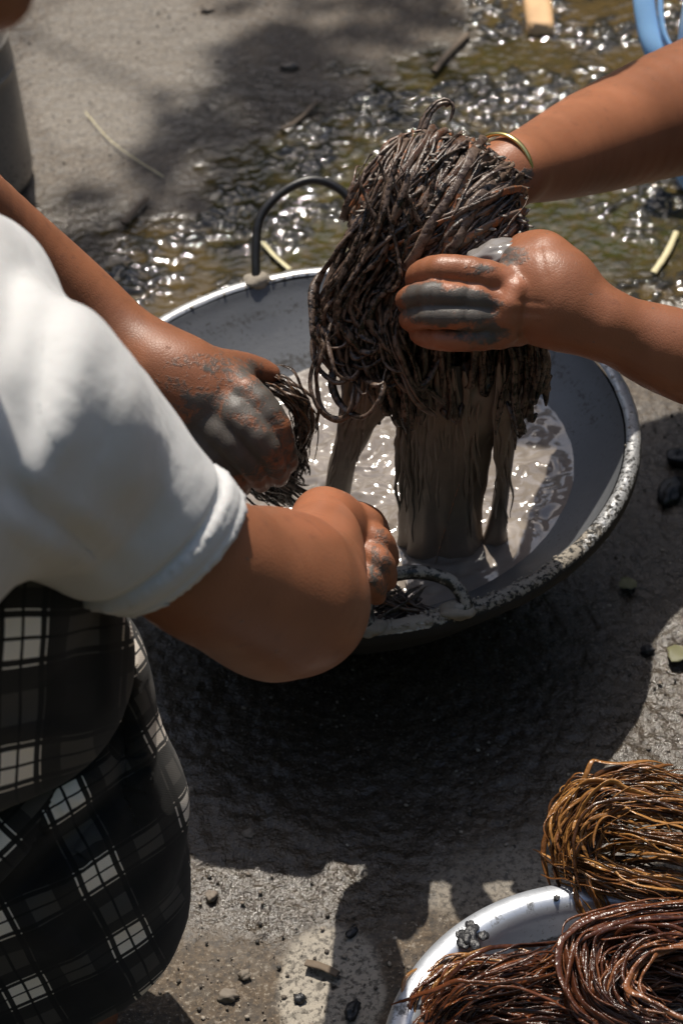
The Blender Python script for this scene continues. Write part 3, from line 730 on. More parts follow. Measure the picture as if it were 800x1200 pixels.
mesh_obj('mud_smear', P(580, 303, D2+.010)+((sv[:, 0]*42)[:, None]*(RT*.95+UP*.31)+(sv[:, 1]*20)[:, None]*(UP*.97-RT*.22)-(sv[:, 2]*24)[:, None]*FW)*px2m(1, D2), sf, M['slurry_pale'], pr)
# gold bangle
bc = P(590, 198, 1.262); ax_ = P(640, 172, 1.285)-P(560, 212, 1.235); ax_ /= np.linalg.norm(ax_)
e1 = np.cross(ax_, FW); e1 /= np.linalg.norm(e1); e2 = np.cross(ax_, e1)
an = np.linspace(0, 2*np.pi, 60); rb = px2m(42, 1.262)
mb = MB(); add_tube(mb, bc+rb*(np.cos(an)[:, None]*e1+np.sin(an)[:, None]*e2), .0026, ns=10, flat=.6); mb.build('bangle', M['gold'], pr)
# torso and head, beyond the picture
sh = np.array([.62, .52, .72])
tors = [(.05, [C_((.92, .34, .26), (.84, .30, .56), .14, .15, .05), C_((.84, .30, .56), (.76, .26, .68), .15, .09, .05), C_((.84, .22, .58), (.66, .06, .48), .075, .06, .05), C_((.66, .06, .48), P(960, 470, D2+.06), .055, .045, .04),
               C_((.84, .44, .60), (.66, .44, .50), .075, .07, .05), C_((.84, .32, .56), (.47, .50, .66), .13, .08, .05), C_((.66, .44, .50), P(960, 75, 1.55), .07, .066, .04)])]
V, Fc = organic(tors, .008); mesh_obj('shirt', V, Fc, M['dkcloth'], pr)
HD = np.array([.13, .42, .76])
head = [(.02, [E_(HD, (.078, .092, .10)), E_(HD+np.array([-.03, -.03, -.06]), (.05, .055, .055), k=.03), C_(HD+np.array([.05, .03, -.03]), (.46, .52, .68), .05, .055, .03), C_(HD+np.array([-.06, -.06, -.01]), HD+np.array([-.068, -.07, -.03]), .009, .013, .01)])]
V, Fc = organic(head, .006); mesh_obj('head', V, Fc, M['skin2'], pr, attrs={'mud': np.zeros(len(V)), 'red': np.zeros(len(V))})
V, Fc = ICO3; V = V*(1+.04*noise(V, 4, 3))[:, None]*np.array([.088, .10, .10])+HD+np.array([.02, .02, .03]); mesh_obj('hair', V, Fc, M['hair'], pr)
legs = [(.04, [C_((.95, .28, .24), (.74, .02, .38), .11, .075, .04), C_((.74, .02, .38), (.86, .06, .08), .07, .05, .03), C_((.95, .40, .24), (.76, .50, .40), .11, .075, .04), C_((.76, .50, .40), (.88, .54, .08), .07, .05, .03)])]
V, Fc = organic(legs, .009); mesh_obj('trousers', V, Fc, M['dkcloth'], pr)
for q in ((.86, .06), (.88, .54)):
    V, Fc = organic([(.02, [C_((q[0]+.03, q[1], .05), (q[0]-.14, q[1]-.05, .028), .04, .026, .02)])], .006)
    mesh_obj('foot', V, Fc, M['skin2'], pr, attrs={'mud': np.zeros(len(V)), 'red': np.zeros(len(V))})

# --- person on the left, squatting with both hands in the pan
pl_ = thing('person', (-.42, -.45, 0), 'person at the left in white shirt and plaid skirt with both hands in the pan', 'person')
larm = [
    (.02, chain([(-140, 165, 1.08, 70), (-20, 262, 1.19, 55), (80, 345, 1.24, 49), (150, 404, 1.25, 42), (195, 440, 1.24, 37)], .02)),
    (.034, [pc((190, 436, 1.24, 36), (245, 462, 1.24, 43), .02), pc((225, 440, 1.24, 30), (275, 452, 1.25, 26), .016), pc((225, 478, 1.24, 34), (285, 492, 1.25, 24), .018)]),
    (.006, chain([(255, 430, 1.25, 21), (288, 430, 1.262, 15), (316, 438, 1.272, 12.5)])),
    (.004, chain([(255, 444, 1.24, 26), (295, 466, 1.226, 20), (324, 500, 1.226, 16), (335, 535, 1.245, 12.5), (336, 545, 1.26, 11)])),
    (.003, chain([(250, 466, 1.236, 26), (284, 492, 1.220, 20), (312, 524, 1.222, 16), (325, 552, 1.245, 12), (326, 560, 1.26, 11)])),
    (.003, chain([(238, 488, 1.236, 26), (268, 514, 1.224, 19), (294, 544, 1.232, 15), (306, 566, 1.255, 11.5)])),
    (.003, chain([(224, 502, 1.24, 24), (252, 530, 1.232, 17), (274, 556, 1.245, 13), (284, 572, 1.265, 10.5)])),
]
V, Fc = organic(larm, .0024)
mud = blobs_attr(V, [(295, 505, 70, 62, .55), (240, 450, 70, 50, .36), (270, 430, 40, 14, .45), (250, 525, 70, 36, .9), (300, 470, 40, 24, .7)])
mesh_obj('left_arm', V, Fc, M['skin1'], pl_, attrs={'mud': mud, 'red': blobs_attr(V, [(318, 530, 20, 26, .6), (315, 437, 12, 12, .8)])})
rarm = [
    (.03, chain([(60, 480, .862, 80), (190, 628, .900, 82), (255, 672, .935, 88), (322, 696, .985, 84)], .03)),
    (.03, chain([(322, 696, .985, 84), (350, 686, 1.03, 77), (366, 660, 1.09, 62), (378, 632, 1.15, 46)], .03)),
    (.02, [pc((340, 708, .992, 74), (360, 716, 1.0, 62))]),
    (.012, [pc((374, 618, 1.17, 38), (388, 616, 1.20, 38), .012), pc((378, 604, 1.19, 32), (414, 614, 1.22, 22), .012), pc((392, 636, 1.2, 32), (422, 645, 1.22, 22), .012)]),
    (.003, chain([(408, 604, 1.22, 19), (434, 612, 1.215, 15.5), (446, 632, 1.24, 12.5)])),
    (.0025, chain([(414, 624, 1.215, 19), (443, 634, 1.205, 15.5), (455, 656, 1.225, 13)])),
    (.0025, chain([(414, 645, 1.21, 18), (443, 657, 1.195, 15.5), (453, 680, 1.215, 12.5)])),
    (.0025, chain([(408, 664, 1.205, 17), (433, 678, 1.19, 14), (441, 698, 1.21, 11.5)])),
]
V, Fc = organic(rarm, .0026)
mesh_obj('right_arm', V, Fc, M['skin1'], pl_, attrs={'mud': blobs_attr(V, [(446, 664, 16, 40, .42)]), 'red': blobs_attr(V, [(385, 600, 50, 30, .8), (440, 650, 20, 40, .6)])})
# shirt
hemC = P(208, 638, .908); armA = P(60, 470, .862); hemN = hemC-armA; hemN = hemN-RT*0; hemN /= np.linalg.norm(hemN)
def fold_disp(X):
    x, y, d = proj(X); q = np.column_stack([x, y])
    o = 0
    def ridge(x0, y0, x1, y1, wd, amp):
        v = np.array([x1-x0, y1-y0], float); L = np.hypot(*v); v /= L
        tt = (q-np.array([x0, y0]))@v; s_ = (q-np.array([x0, y0]))@np.array([-v[1], v[0]])
        return amp*np.exp(-(s_/wd)**2)*sstep(-.15*L, .25*L, tt)*sstep(1.15*L, .7*L, tt)
    o = o+ridge(100, 350, 66, 560, 30, .006)-ridge(62, 350, 20, 560, 26, .003)+ridge(150, 430, 175, 600, 24, .0025)
    o = o+ridge(180, 490, 205, 600, 14, .0018)-ridge(20, 300, 0, 430, 22, .003)+ridge(60, 580, 180, 670, 20, .002)+ridge(0, 600, 140, 690, 18, .003)-ridge(0, 560, 110, 640, 16, .0025)+ridge(0, 480, 60, 600, 18, .003)
    o = o+.0036*fbm(X@CAMM.T*np.array([1.3, .6, .6]), 13, 2, 60)+.0012*fbm(X, 30, 3, 66)
    hd = (X-hemC)@hemN
    o = o+.0020*sstep(-.0185, -.0155, hd)+.0010*np.exp(-((hd+.0150)/.0018)**2)-.0024*np.exp(-((hd+.020)/.0025)**2)-.0012*np.exp(-((hd+.0045)/.002)**2)
    return o
sg = [
    (.03, chain([(240, 672, .914, 92), (200, 632, .902, 97), (140, 596, .880, 116), (80, 548, .862, 132), (0, 500, .80, 142)], .03)),
    (.04, [pc((0, 500, .80, 142), (-200, 560, .74, 200), .04), pc((-30, 350, .86, 100), (-160, 330, .80, 150), .04), pc((-200, 560, .74, 210), (-260, 760, .78, 220), .04)]),
]
def shirt_sdf(X, d):
    d = d-fold_disp(X); hd = (X-hemC)@hemN-.0012
    return np.maximum(d, hd)
V, Fc = hull(sg); V, Fc = remesh(V, Fc, .0023)
f_ = lambda X: shirt_sdf(X, body_sdf(sg)(X))
V = snap(V, f_, 7); V = relax(V, Fc, 1, .4); V = snap(V, f_, 3)
mesh_obj('shirt', V, Fc, M['shirt'], pl_)
# chin and head, mostly above the picture
HC1 = P(-300, -320, .56)
h1 = [(.02, [E_(HC1, (.08, .10, .105)), C_(HC1+RT*.02-UP*.02, P(-10, -14, .60), .055, px2m(50, .60), .03), C_(HC1, P(-330, 160, .70), .055, .06, .03)])]
V, Fc = organic(h1, .005); mesh_obj('head', V, Fc, M['skin1'], pl_, attrs={'mud': np.zeros(len(V)), 'red': np.zeros(len(V))})
V, Fc = ICO3; V = V*(1+.04*noise(V, 4, 9))[:, None]*np.array([.09, .11, .11])+HC1+UP*.03-RT*.03; mesh_obj('hair', V, Fc, M['hair'], pl_)
# plaid skirt
def planar_uv(V, o_, u, v, per, wrap=.0):
    q = V-o_; return np.column_stack([(q@u)/per, (q@v)/per])
def cloth(groups, vox, disp, o_, ang, per, name='skirt', bulge=.5, peru=None):
    V, Fc = hull(groups); V, Fc = remesh(V, Fc, vox); b0 = body_sdf(groups)
    f_ = lambda X: b0(X)-disp(X)
    V = snap(V, f_, 6); V = relax(V, Fc, 1, .4); V = snap(V, f_, 2)
    ca, sa = math.cos(ang), math.sin(ang); u = RT*ca+UP*sa; v = -RT*sa+UP*ca
    dn = (V-o_)@FW
    q = V-o_
    U = (q@u+bulge*dn*.8)/(peru or per); W = (q@v-bulge*.3*dn)/per
    return mesh_obj(name, V, Fc, M['plaid'], pl_, uv=np.column_stack([U, W]))
def rid_px(X, items):
    x, y, _ = proj(X); q = np.column_stack([x, y]); o = 0
    for x0, y0, x1, y1, wd, amp in items:
        v = np.array([x1-x0, y1-y0], float); L = np.hypot(*v); v /= L
        tt = (q-np.array([x0, y0]))@v; s_ = (q-np.array([x0, y0]))@np.array([-v[1], v[0]])
        o = o+amp*np.exp(-(s_/wd)**2)*sstep(-.1*L, .2*L, tt)*sstep(1.1*L, .75*L, tt)
    return o
low = [(.03, [pc((20, 800, 1.02, 150), (50, 960, 1.07, 158), .03), pc((50, 960, 1.07, 156), (62, 1045, 1.12, 142), .03), pc((62, 1040, 1.12, 142), (-70, 1160, 1.12, 116), .03), pc((-200, 800, .95, 190), (-150, 1100, 1.06, 150), .03), pc((62, 1040, 1.12, 140), (30, 1070, 1.14, 112), .03)])]
cloth(low, .0035, lambda X: .005*fbm(X, 12, 3, 71)+rid_px(X, [(140, 890, 0, 1010, 18, .012), (140, 930, 10, 1050, 16, -.009), (150, 740, 175, 980, 16, .009), (128, 760, 150, 960, 13, -.007), (170, 900, 60, 1060, 14, .006), (20, 1080, 150, 1160, 18, .004), (190, 1000, 60, 1110, 18, -.004)]),
      P(60, 950, 1.0), math.radians(27), .050, peru=.068, bulge=.3)
upp = [(.03, [pc((0, 775, .955, 138), (-10, 700, .90, 120), .03), pc((12, 770, .96, 134), (8, 800, .965, 126), .03), pc((-200, 770, .86, 190), (-160, 850, .9, 170), .04)])]
cloth(upp, .0035, lambda X: .002*fbm(X, 16, 3, 75)+rid_px(X, [(128, 720, 132, 850, 14, .004), (60, 700, 80, 840, 18, .002), (0, 855, 120, 862, 12, .003)]),
      P(12, 755, .9), math.radians(-3), .068, bulge=.15, peru=.062)
fld = [(.02, chain([(118, 872, 1.00, 30), (70, 905, .985, 34), (10, 965, .975, 38), (-60, 1040, .97, 40)], .02))]
cloth(fld, .003, lambda X: .002*fbm(X, 22, 3, 77), P(90, 900, .98), math.radians(45), .07, bulge=.3)
# foot below the skirt
V, Fc = organic([(.02, [C_(P(60, 1215, 1.2), P(112, 1196, 1.22), .03, .016, .02)])], .004)
mesh_obj('foot', V, Fc, M['skin1'], pl_, attrs={'mud': np.zeros(len(V)), 'red': np.zeros(len(V))})

# --- smaller hanks in the pan
def hank_from(name, base, label, fams, mat, group='hanks of plant fibre being dyed', cat='fibre hank'):
    root = thing(name, base, label, cat, group); mb = MB()
    for fam in fams:
        pts, n, jit, dj, r0, r1, tones, every, wobble = fam
        pts = np.array(pts, float)
        for k in range(int(n*1.15)):
            off = np.array([rd.gauss(0, jit), rd.gauss(0, jit), rd.gauss(0, dj)]); sc = rd.gauss(1, .12) if k % 6 else rd.uniform(1.08, 1.3)
            cen = pts.mean(0); q = (pts-cen)*np.array([sc, sc, 1])+cen+off
            q[:, :2] += np.array([[rd.gauss(0, jit*.7), rd.gauss(0, jit*.7)] for _ in q])
            t0 = rd.uniform(0, .25); t1 = rd.uniform(.75, 1)
            path = spline([P(*a) for a in q], 40)[int(t0*39):int(t1*39)+1]
            path = wob(path, wobble*1.6, 26, k % 11); path = wob(path, .0012, 90, k); part = (k % every == 0)
            if part: strand(path, rd.uniform(r0, r1)*1.05, rough=.3, tone=rd.choice(tones), part=True, parent=root, mat=mat, flat=rd.uniform(.25, .6), tw=rd.uniform(-4, 4))
            else: strand(path, rd.uniform(r0*.5, r1*.8), rd.choice(tones), rough=.3, mb=mb, flat=rd.uniform(.3, .8), tw=rd.uniform(-4, 4))
    o = mb.build('strand_mass', mat, root, kind='stuff'); return root
hank_from('fibre_hank', G(300, 560, LZ), 'dark wet fibre hank squeezed in the left person\'s muddy left hand', [
    ([(300, 450, 1.29), (330, 452, 1.275), (352, 475, 1.28), (356, 505, 1.30), (345, 530, 1.33)], 60, 5, .008, .0010, .0018, [.2, .5, .9], 5, .003),
    ([(270, 500, 1.30), (320, 520, 1.30), (345, 540, 1.32), (335, 570, 1.34)], 60, 7, .01, .001, .002, [.1, .3, .5], 6, .003),
    ([(240, 520, 1.27), (275, 535, 1.27), (310, 560, 1.31), (345, 585, 1.35)], 110, 9, .012, .0010, .002, [.05, .1, .3], 8, .004)], M['darkfib'])
hank_from('fibre_hank', G(460, 710, LZ), 'small muddy fibre clump in the water behind the front handle', [
    ([(425, 695, 1.29), (450, 702, 1.285), (480, 715, 1.28), (500, 725, 1.285)], 55, 6, .006, .0009, .0018, [.1, .4, .8], 5, .003),
    ([(430, 725, 1.28), (460, 715, 1.28), (490, 700, 1.285)], 45, 7, .006, .0009, .0016, [.1, .4], 6, .003)], M['mudfib'])

# ------------------------------------------------------------------ basin with brown fibre
BZ = .10
BC = G(712, 1250, BZ); BC[2] = 0
left_ = G(447, 1210, BZ); topb = G(640, 1036, BZ)
BR = .5*(np.linalg.norm(left_[:2]-BC[:2])+np.linalg.norm(topb[:2]-BC[:2]))
print('basin', BC, BR, np.linalg.norm(left_[:2]-BC[:2]), np.linalg.norm(topb[:2]-BC[:2]))
bas = thing('basin', BC, 'shiny splashed aluminium basin at lower right heaped with brown fibre', 'basin')
prb = spline([(.0005, .006), (BR*.55, .006), (BR*.68, .015), (BR*.77, .05), (BR*.82, BZ-.018), (BR*.85, BZ-.004), (BR*.90, BZ+.002), (BR*.97, BZ+.001), (BR, BZ-.004), (BR*.995, BZ-.008), (BR*.96, BZ-.009)], 70)
pro = spline([(BR*.90, BZ-.009), (BR*.85, .05), (BR*.72, .012), (BR*.55, .002), (.0005, .0015)], 20)
def dab(V): 
    x, y, _ = proj(V); o = np.zeros(len(V))
    for cx, cy, r0 in ((552, 1090, 13), (545, 1102, 10), (620, 1060, 12), (580, 1078, 9), (652, 1052, 6), (500, 1170, 22), (470, 1180, 14)): o = np.maximum(o, 1.1*sstep(1.5, .4, np.hypot(x-cx, y-cy)/r0))
    return o
V, Fc = lathe(prb, 200, BC); rr = np.hypot(*(V-BC)[:, :2].T)
mesh_obj('basin_bowl', V, Fc, M['basin'], bas, attrs={'dirt_shade': np.clip(dab(V)*.9+1.1*(rr < BR*.815), 0, 1.2), 'soot': .0*rr, 'sand': .12*np.ones(len(V))})  # splash dirt on the rim; inside darkened to paint the shade of the rim
V, Fc = lathe(pro, 120, BC); mesh_obj('basin_underside', V, Fc, M['basin'], bas, attrs={'dirt_shade': .4*np.ones(len(V)), 'soot': np.zeros(len(V)), 'sand': np.zeros(len(V))})
mb = MB()
for cx, cy, s_ in ((552, 1088, .0045), (548, 1098, .0055), (543, 1104, .004), (566, 1096, .003), (556, 1106, .0035), (652, 1052, .002), (538, 1095, .002), (430, 1, .0001)):
    V, Fc = blob_mesh(s_, int(cx), ICO2, .6, (1, 1.2, .5)); mb.add(V+G(cx, cy, BZ+.003), Fc)
mb.build('mud_splash', M['charcoal'], bas, kind='stuff')
def dB(px, py, z): return depth(G(px, py, z))
bb = [.15, .35, .5, .7, .95]
z1 = .125
hank_from('fibre_hank', G(740, 1000, BZ), 'reddish-brown glossy fibre hank with a wide loop, farthest back on the basin', [
    ([(668, 1015, dB(668, 1015, .10)), (662, 968, dB(662, 968, .12)), (690, 925, dB(690, 925, .135)), (745, 910, dB(745, 910, .14)), (830, 925, dB(830, 925, .13))], 48, 7, .006, .0006, .0018, bb, 3, .006),
    ([(690, 1030, dB(690, 1030, .11)), (680, 985, dB(680, 985, .125)), (715, 945, dB(715, 945, .14)), (770, 945, dB(770, 945, .14)), (850, 960, dB(850, 960, .13))], 50, 9, .008, .0006, .0018, bb, 3, .003),
    ([(650, 1005, dB(650, 1005, .10)), (700, 1025, dB(700, 1025, .115)), (760, 1040, dB(760, 1040, .12)), (840, 1055, dB(840, 1055, .11))], 40, 7, .006, .0009, .0022, bb, 3, .003),
    ([(700, 990, dB(700, 990, .10)), (760, 985, dB(760, 985, .13)), (850, 1010, dB(850, 1010, .12))], 75, 16, .010, .0007, .0017, bb, 4, .005),
    ([(680, 960, dB(680, 960, .12)), (665, 930, dB(665, 930, .12)), (690, 915, dB(690, 915, .13))], 6, 4, .004, .0006, .0009, [.9], 2, .003),
    ([(680, 1030, dB(680, 1030, .11)), (690, 1055, dB(690, 1055, .105)), (715, 1085, dB(715, 1085, .09))], 9, 6, .004, .0012, .0026, [.6, .95], 2, .002)], M['goldfib'])
hank_from('fibre_hank', G(760, 1150, BZ), 'dark red-brown fibre hank looped in the nearest right part of the basin', [
    ([(860, 1075, dB(860, 1075, .12)), (760, 1078, dB(760, 1078, .125)), (700, 1092, dB(700, 1092, .13)), (682, 1115, dB(682, 1115, .13)), (690, 1165, dB(690, 1165, .125)), (740, 1200, dB(740, 1200, .12)), (840, 1215, dB(840, 1215, .12))], 60, 5, .006, .0011, .0022, [.15, .3, .45, .6], 3, .002),
    ([(860, 1110, dB(860, 1110, .12)), (780, 1112, dB(780, 1112, .125)), (735, 1135, dB(735, 1135, .125)), (730, 1175, dB(730, 1175, .12)), (800, 1210, dB(800, 1210, .12))], 70, 9, .008, .0011, .0022, [.1, .3, .45, .7], 3, .003),
    ([(700, 1150, dB(700, 1150, .09)), (770, 1150, dB(770, 1150, .11)), (860, 1160, dB(860, 1160, .11))], 100, 22, .010, .0012, .0022, [.1, .2, .3, .5], 5, .005)], M['redfib'])
hank_from('fibre_hank', G(570, 1170, BZ), 'golden-brown wispy fibre hank spilling over the left edge of the basin', [
    ([(488, 1215, dB(488, 1215, .09)), (505, 1165, dB(505, 1165, .10)), (540, 1138, dB(540, 1138, .10)), (600, 1140, dB(600, 1140, .10)), (690, 1175, dB(690, 1175, .09))], 60, 8, .006, .0008, .0018, [.2, .5, .7], 4, .003),
    ([(500, 1230, dB(500, 1230, .09)), (545, 1175, dB(545, 1175, .11)), (610, 1150, dB(610, 1150, .11)), (690, 1120, dB(690, 1120, .09))], 70, 12, .008, .0008, .0018, [.1, .2, .5], 5, .004),
    ([(520, 1210, dB(520, 1210, .08)), (600, 1195, dB(600, 1195, .10)), (700, 1200, dB(700, 1200, .10))], 110, 17, .008, .001, .002, [.1, .2, .4], 6, .005)], M['brownfib'])

# ------------------------------------------------------------------ yard objects behind
def zat(px, py, z=0.): return G(px, py, z)
# metal can, top left
cc = G(-52, 215, 0.); rc = np.linalg.norm(G(42, 225, .02)-G(-52, 225, .02)); cc[2] = 0
can = thing('metal_can', cc, 'dull grey metal can with ribbed shoulder standing at the top left edge', 'can')
ht = .20
pf = spline([(rc*.9, .0), (rc*.985, .01), (rc, .04), (rc, ht*.45), (rc*1.0, ht*.70)], 24)
pf = np.vstack([pf, spline([(rc*1.0, ht*.70), (rc*1.02, ht*.72), (rc*1.0, ht*.745), (rc*.985, ht*.86), (rc*1.005, ht*.885), (rc*.97, ht*.91), (rc*.90, ht*.99), (rc*.86, ht*1.0), (rc*.80, ht*.985), (rc*.5, ht), (.001, ht)], 60)[1:]])
V, Fc = lathe(pf, 140, cc); mesh_obj('can_body', V, Fc, M['can'], can, attrs={'dirt_shade': .35+.3*(V[:, 2] < .05), 'soot': 0*V[:, 0], 'sand': 0*V[:, 0]})
V, Fc = lathe([(rc*.78, ht*.99), (rc*.80, ht*1.03), (rc*.77, ht*1.05), (rc*.4, ht*1.07), (.001, ht*1.075)], 100, cc); mesh_obj('lid', V, Fc, M['can'], can, attrs={'dirt_shade': .3+0*V[:, 0], 'soot': 0*V[:, 0], 'sand': 0*V[:, 0]})
# blue jug, top right
jb = G(872, 205, 0.); 
jug = thing('plastic_jug', jb, 'light blue plastic jug with a strap handle at the top right corner', 'jug')
rj = px2m(88, depth(jb))
def squircle(prof, cen, n=90, p=3.2):
    a = np.linspace(0, 2*np.pi, n, endpoint=False); sq = (np.abs(np.cos(a))**p+np.abs(np.sin(a))**p)**(-1/p)
    V = np.concatenate([np.column_stack([r0*sq*np.cos(a), r0*sq*np.sin(a)*.8, np.full(n, z0)]) for r0, z0 in prof])+cen
    m = len(prof); i = np.arange(m-1)[:, None]*n; j = np.arange(n)[None]; k = (j+1) % n
    return V, np.stack([i+j, i+k, i+n+k, i+n+j], -1).reshape(-1, 4)
pj = spline([(rj*.75, .0), (rj*.93, .006), (rj*.98, .03), (rj, .12), (rj*.97, .19), (rj*.8, .225), (rj*.35, .24), (rj*.34, .27), (.001, .27)], 60)
V, Fc = squircle(pj, jb); mesh_obj('jug_body', V, Fc, M['blue'], jug)
dj = depth(jb)-.1
mb = MB(); hp = spline([P(800, -90, dj), P(765, -70, dj), P(754, -20, dj), P(757, 25, dj), P(768, 62, dj), P(790, 95, dj+.01), P(815, 120, dj+.02)], 50)
V, fs = tube(hp, px2m(13, dj), 16, flat=.55, nrm=FW*1.0); mb.add(V, fs[0]); mb.build('handle', M['blue'], jug)
mb = MB(); hp2 = spline([P(772, -40, dj-.006), P(774, 20, dj-.006), P(781, 48, dj-.006), P(796, 66, dj-.004), P(808, 70, dj)], 30)
V, fs = tube(hp2, px2m(3.2, dj), 10); mb.add(V, fs[0]); mb.build('handle_lip', M['blue'], jug)
# plank and black round form at the top
def board(name, corners, th, mat, label, cat, z0=.004):
    c_ = [G(x, y, z0) for x, y in corners]; n = 14; V = []
    for k in range(n+1):
        for m_i in range(5):
            a = c_[0]+(c_[1]-c_[0])*m_i/4; b = c_[3]+(c_[2]-c_[3])*m_i/4; p = a+(b-a)*k/n
            V.append(p+np.array([0, 0, th*(1+.15*noise(p[None]*1., 80, 2)[0])]))
    V = np.array(V); nb = len(V); Vb = V.copy(); Vb[:, 2] = z0-.004; Vb[:, :2] = (Vb[:, :2]-V[:, :2].mean(0))*1.02+V[:, :2].mean(0)
    Fs = [(k*5+m, k*5+m+1, (k+1)*5+m+1, (k+1)*5+m) for k in range(n) for m in range(4)]
    bd = [k for k in range(5)]+[k*5+4 for k in range(1, n+1)]+[n*5+m for m in (3, 2, 1, 0)]+[k*5 for k in range(n-1, 0, -1)]
    Fs += [(bd[i], bd[i-1], nb+bd[i-1], nb+bd[i]) for i in range(len(bd))]
    o = mesh_obj(name, np.vstack([V, Vb]), np.array(Fs), mat, smooth=False, base=c_[0]); return tag(o, label, cat)
board('wood_piece', [(618, 38), (648, 40), (640, -40), (608, -40)], .012, M['wood'], 'pale orange piece of wood lying in the mud at the top edge', 'wood')
bc2 = G(692, -38, 0.); rp = px2m(62, depth(bc2))
V, Fc = lathe(spline([(rp*.7, .004), (rp*.95, .02), (rp, .035), (rp*1.03, .037), (rp*.97, .034), (rp*.7, .015), (.001, .012)], 40), 100, bc2)
tag(mesh_obj('black_round_form', V, Fc, M['charcoal'], base=bc2), 'black round form just showing at the top edge right of the wood piece', 'pan')
# straws, twigs, stones, charcoal, leaves
def stick(name, pts, r, mat, label, cat, z=.006, flat=.7):
    p = spline([G(x, y, z) for x, y in pts], 24); mb = MB(); rr_ = r*(1+.2*noise(p, 120, 3)); V, fs = tube(p, rr_, 8, flat=flat); mb.add(V, fs[0]); mb.add(V, fs[1]) if False else None
    o = mb.build(name, mat, base=p[0]); return tag(o, label, cat)
stick('straw', [(308, 284), (322, 300), (340, 316)], .0032, M['straw'], 'pale straw lying in the mud inside the rear wire handle', 'straw', flat=.35)
stick('straw', [(792, 272), (781, 296), (765, 320)], .0034, M['straw'], 'pale straw lying in the mud near the right edge beside the jug\'s shadow', 'straw', flat=.5)
stick('grass_stem', [(100, 131), (128, 163), (160, 187), (192, 207)], .0007, M['straw'], 'long thin curved dry stem on the pale ground near the metal can', 'stem', z=.006)
stick('twig', [(508, 84), (522, 66), (548, 40)], .004, M['bark'], 'dark wet twig lying in the mud above the lifted hank', 'twig', z=.008)
stick('twig', [(145, 262), (158, 246), (172, 232)], .0035, M['bark'], 'short dark twig in the mud left of the rear handle', 'twig', z=.008)
stick('twig', [(330, 152), (350, 140), (372, 118)], .0028, M['bark'], 'crooked twig on the moist ground between the pale patch and the mud', 'twig', z=.006)
def lump_o(name, px, py, wpx, hpx, mat, label, cat, seed, z=.0, rough=.5, sub=ICO2, rot=0.):
    g = G(px, py, z); d = depth(g); sx = px2m(wpx, d)/2; sy = px2m(hpx, d)/2*1.1
    V, Fc = sub; V = V*(1+rough*noise(V, 1.6, seed)+.15*noise(V, 5, seed+1))[:, None]; V = V*np.array([sx, sy, min(sx, sy)*.8]); V = V@rotz(rot).T
    o = mesh_obj(name, V+g+np.array([0, 0, min(sx, sy)*.45]), Fc, mat, smooth=False, base=g); return tag(o, label, cat)
lump_o('charcoal', 798, 541, 34, 26, M['charcoal'], 'chunk of black charcoal at the right edge, the farther of the two', 'charcoal', 3)
lump_o('charcoal', 786, 580, 28, 44, M['charcoal'], 'long chunk of black charcoal at the right edge, the nearer of the two', 'charcoal', 8, rot=-.5)
lump_o('charcoal', 758, 764, 15, 11, M['charcoal'], 'small black charcoal bit in the shade near the green leaf', 'charcoal', 12)
lump_o('charcoal', 197, 887, 20, 15, M['charcoal'], 'dark lump just beside the plaid skirt at the shadow edge', 'charcoal', 15)
lump_o('stone', 267, 1169, 24, 15, M['stone'], 'largest brown stone on the moist ground left of the pale patch', 'stone', 21)
lump_o('stone', 287, 1144, 14, 13, M['stone'], 'middle-sized brown stone just above the largest one', 'stone', 24)
lump_o('stone', 223, 927, 10, 8, M['stone'], 'tiny pale stone near the plaid skirt in the sunlight', 'stone', 27)
lump_o('stone', 292, 979, 15, 11, M['stone'], 'small brown stone right at the edge of the pan\'s shadow', 'stone', 29)
lump_o('stone', 248, 1052, 14, 13, M['stone'], 'round dark stone on the glistening moist ground', 'stone', 33)
lump_o('stone', 340, 80, 22, 10, M['stone'], 'flat pale stone at the edge of the pale patch at the top', 'stone', 35)
lump_o('stone', 217, 130, 9, 8, M['crust'], 'tiny light pebble below the pale patch at the top', 'stone', 37)
lump_o('stone', 243, 14, 16, 8, M['stone'], 'small grey stone at the very top on the pale patch', 'stone', 38)
lump_o('charcoal', 351, 1172, 14, 12, M['charcoal'], 'black crumb on the left side of the pale patch', 'charcoal', 41)
lump_o('charcoal', 412, 1186, 16, 24, M['charcoal'], 'black sliver at the bottom edge on the pale patch', 'charcoal', 43, rot=-.4)
lump_o('charcoal', 412, 1094, 20, 9, M['charcoal'], 'black charcoal stick at the top of the pale patch', 'charcoal', 45, rot=.8)
stick('wood_chip', [(358, 1128), (378, 1133), (396, 1142)], .0035, M['bark'], 'splintered brown wood chip on the pale patch', 'wood chip', z=.005, flat=.4)
def leaf(px, py, s_, rot, label, mat=None):
    g = G(px, py, .004); t_ = np.linspace(0, 1, 9); wv = np.sin(t_*math.pi)**.7*.45
    V = []
    for tt, ww in zip(t_, wv):
        for sd in (-1, -.5, 0, .5, 1): V.append(((tt-.5)*s_, sd*ww*s_*(1+.15*math.sin(tt*19)), .0015+.12*s_*abs(sd)*ww+.05*s_*math.sin(tt*5)))
    V = np.array(V)@rotz(rot).T+g; Fs = np.array([(k*5+m, k*5+m+1, k*5+m+6, k*5+m+5) for k in range(8) for m in range(4)])
    o = mesh_obj('leaf', V, Fs, mat or M['leaf'], base=g); sm_ = o.modifiers.new('s', 'SOLIDIFY'); sm_.thickness = .0006
    return tag(o, label, 'leaf')
leaf(735, 686, .017, .4, 'small curled dry leaf on the shaded ground right of the pan')
leaf(795, 768, .022, .8, 'greenish leaf at the right edge on the sunlit strip')

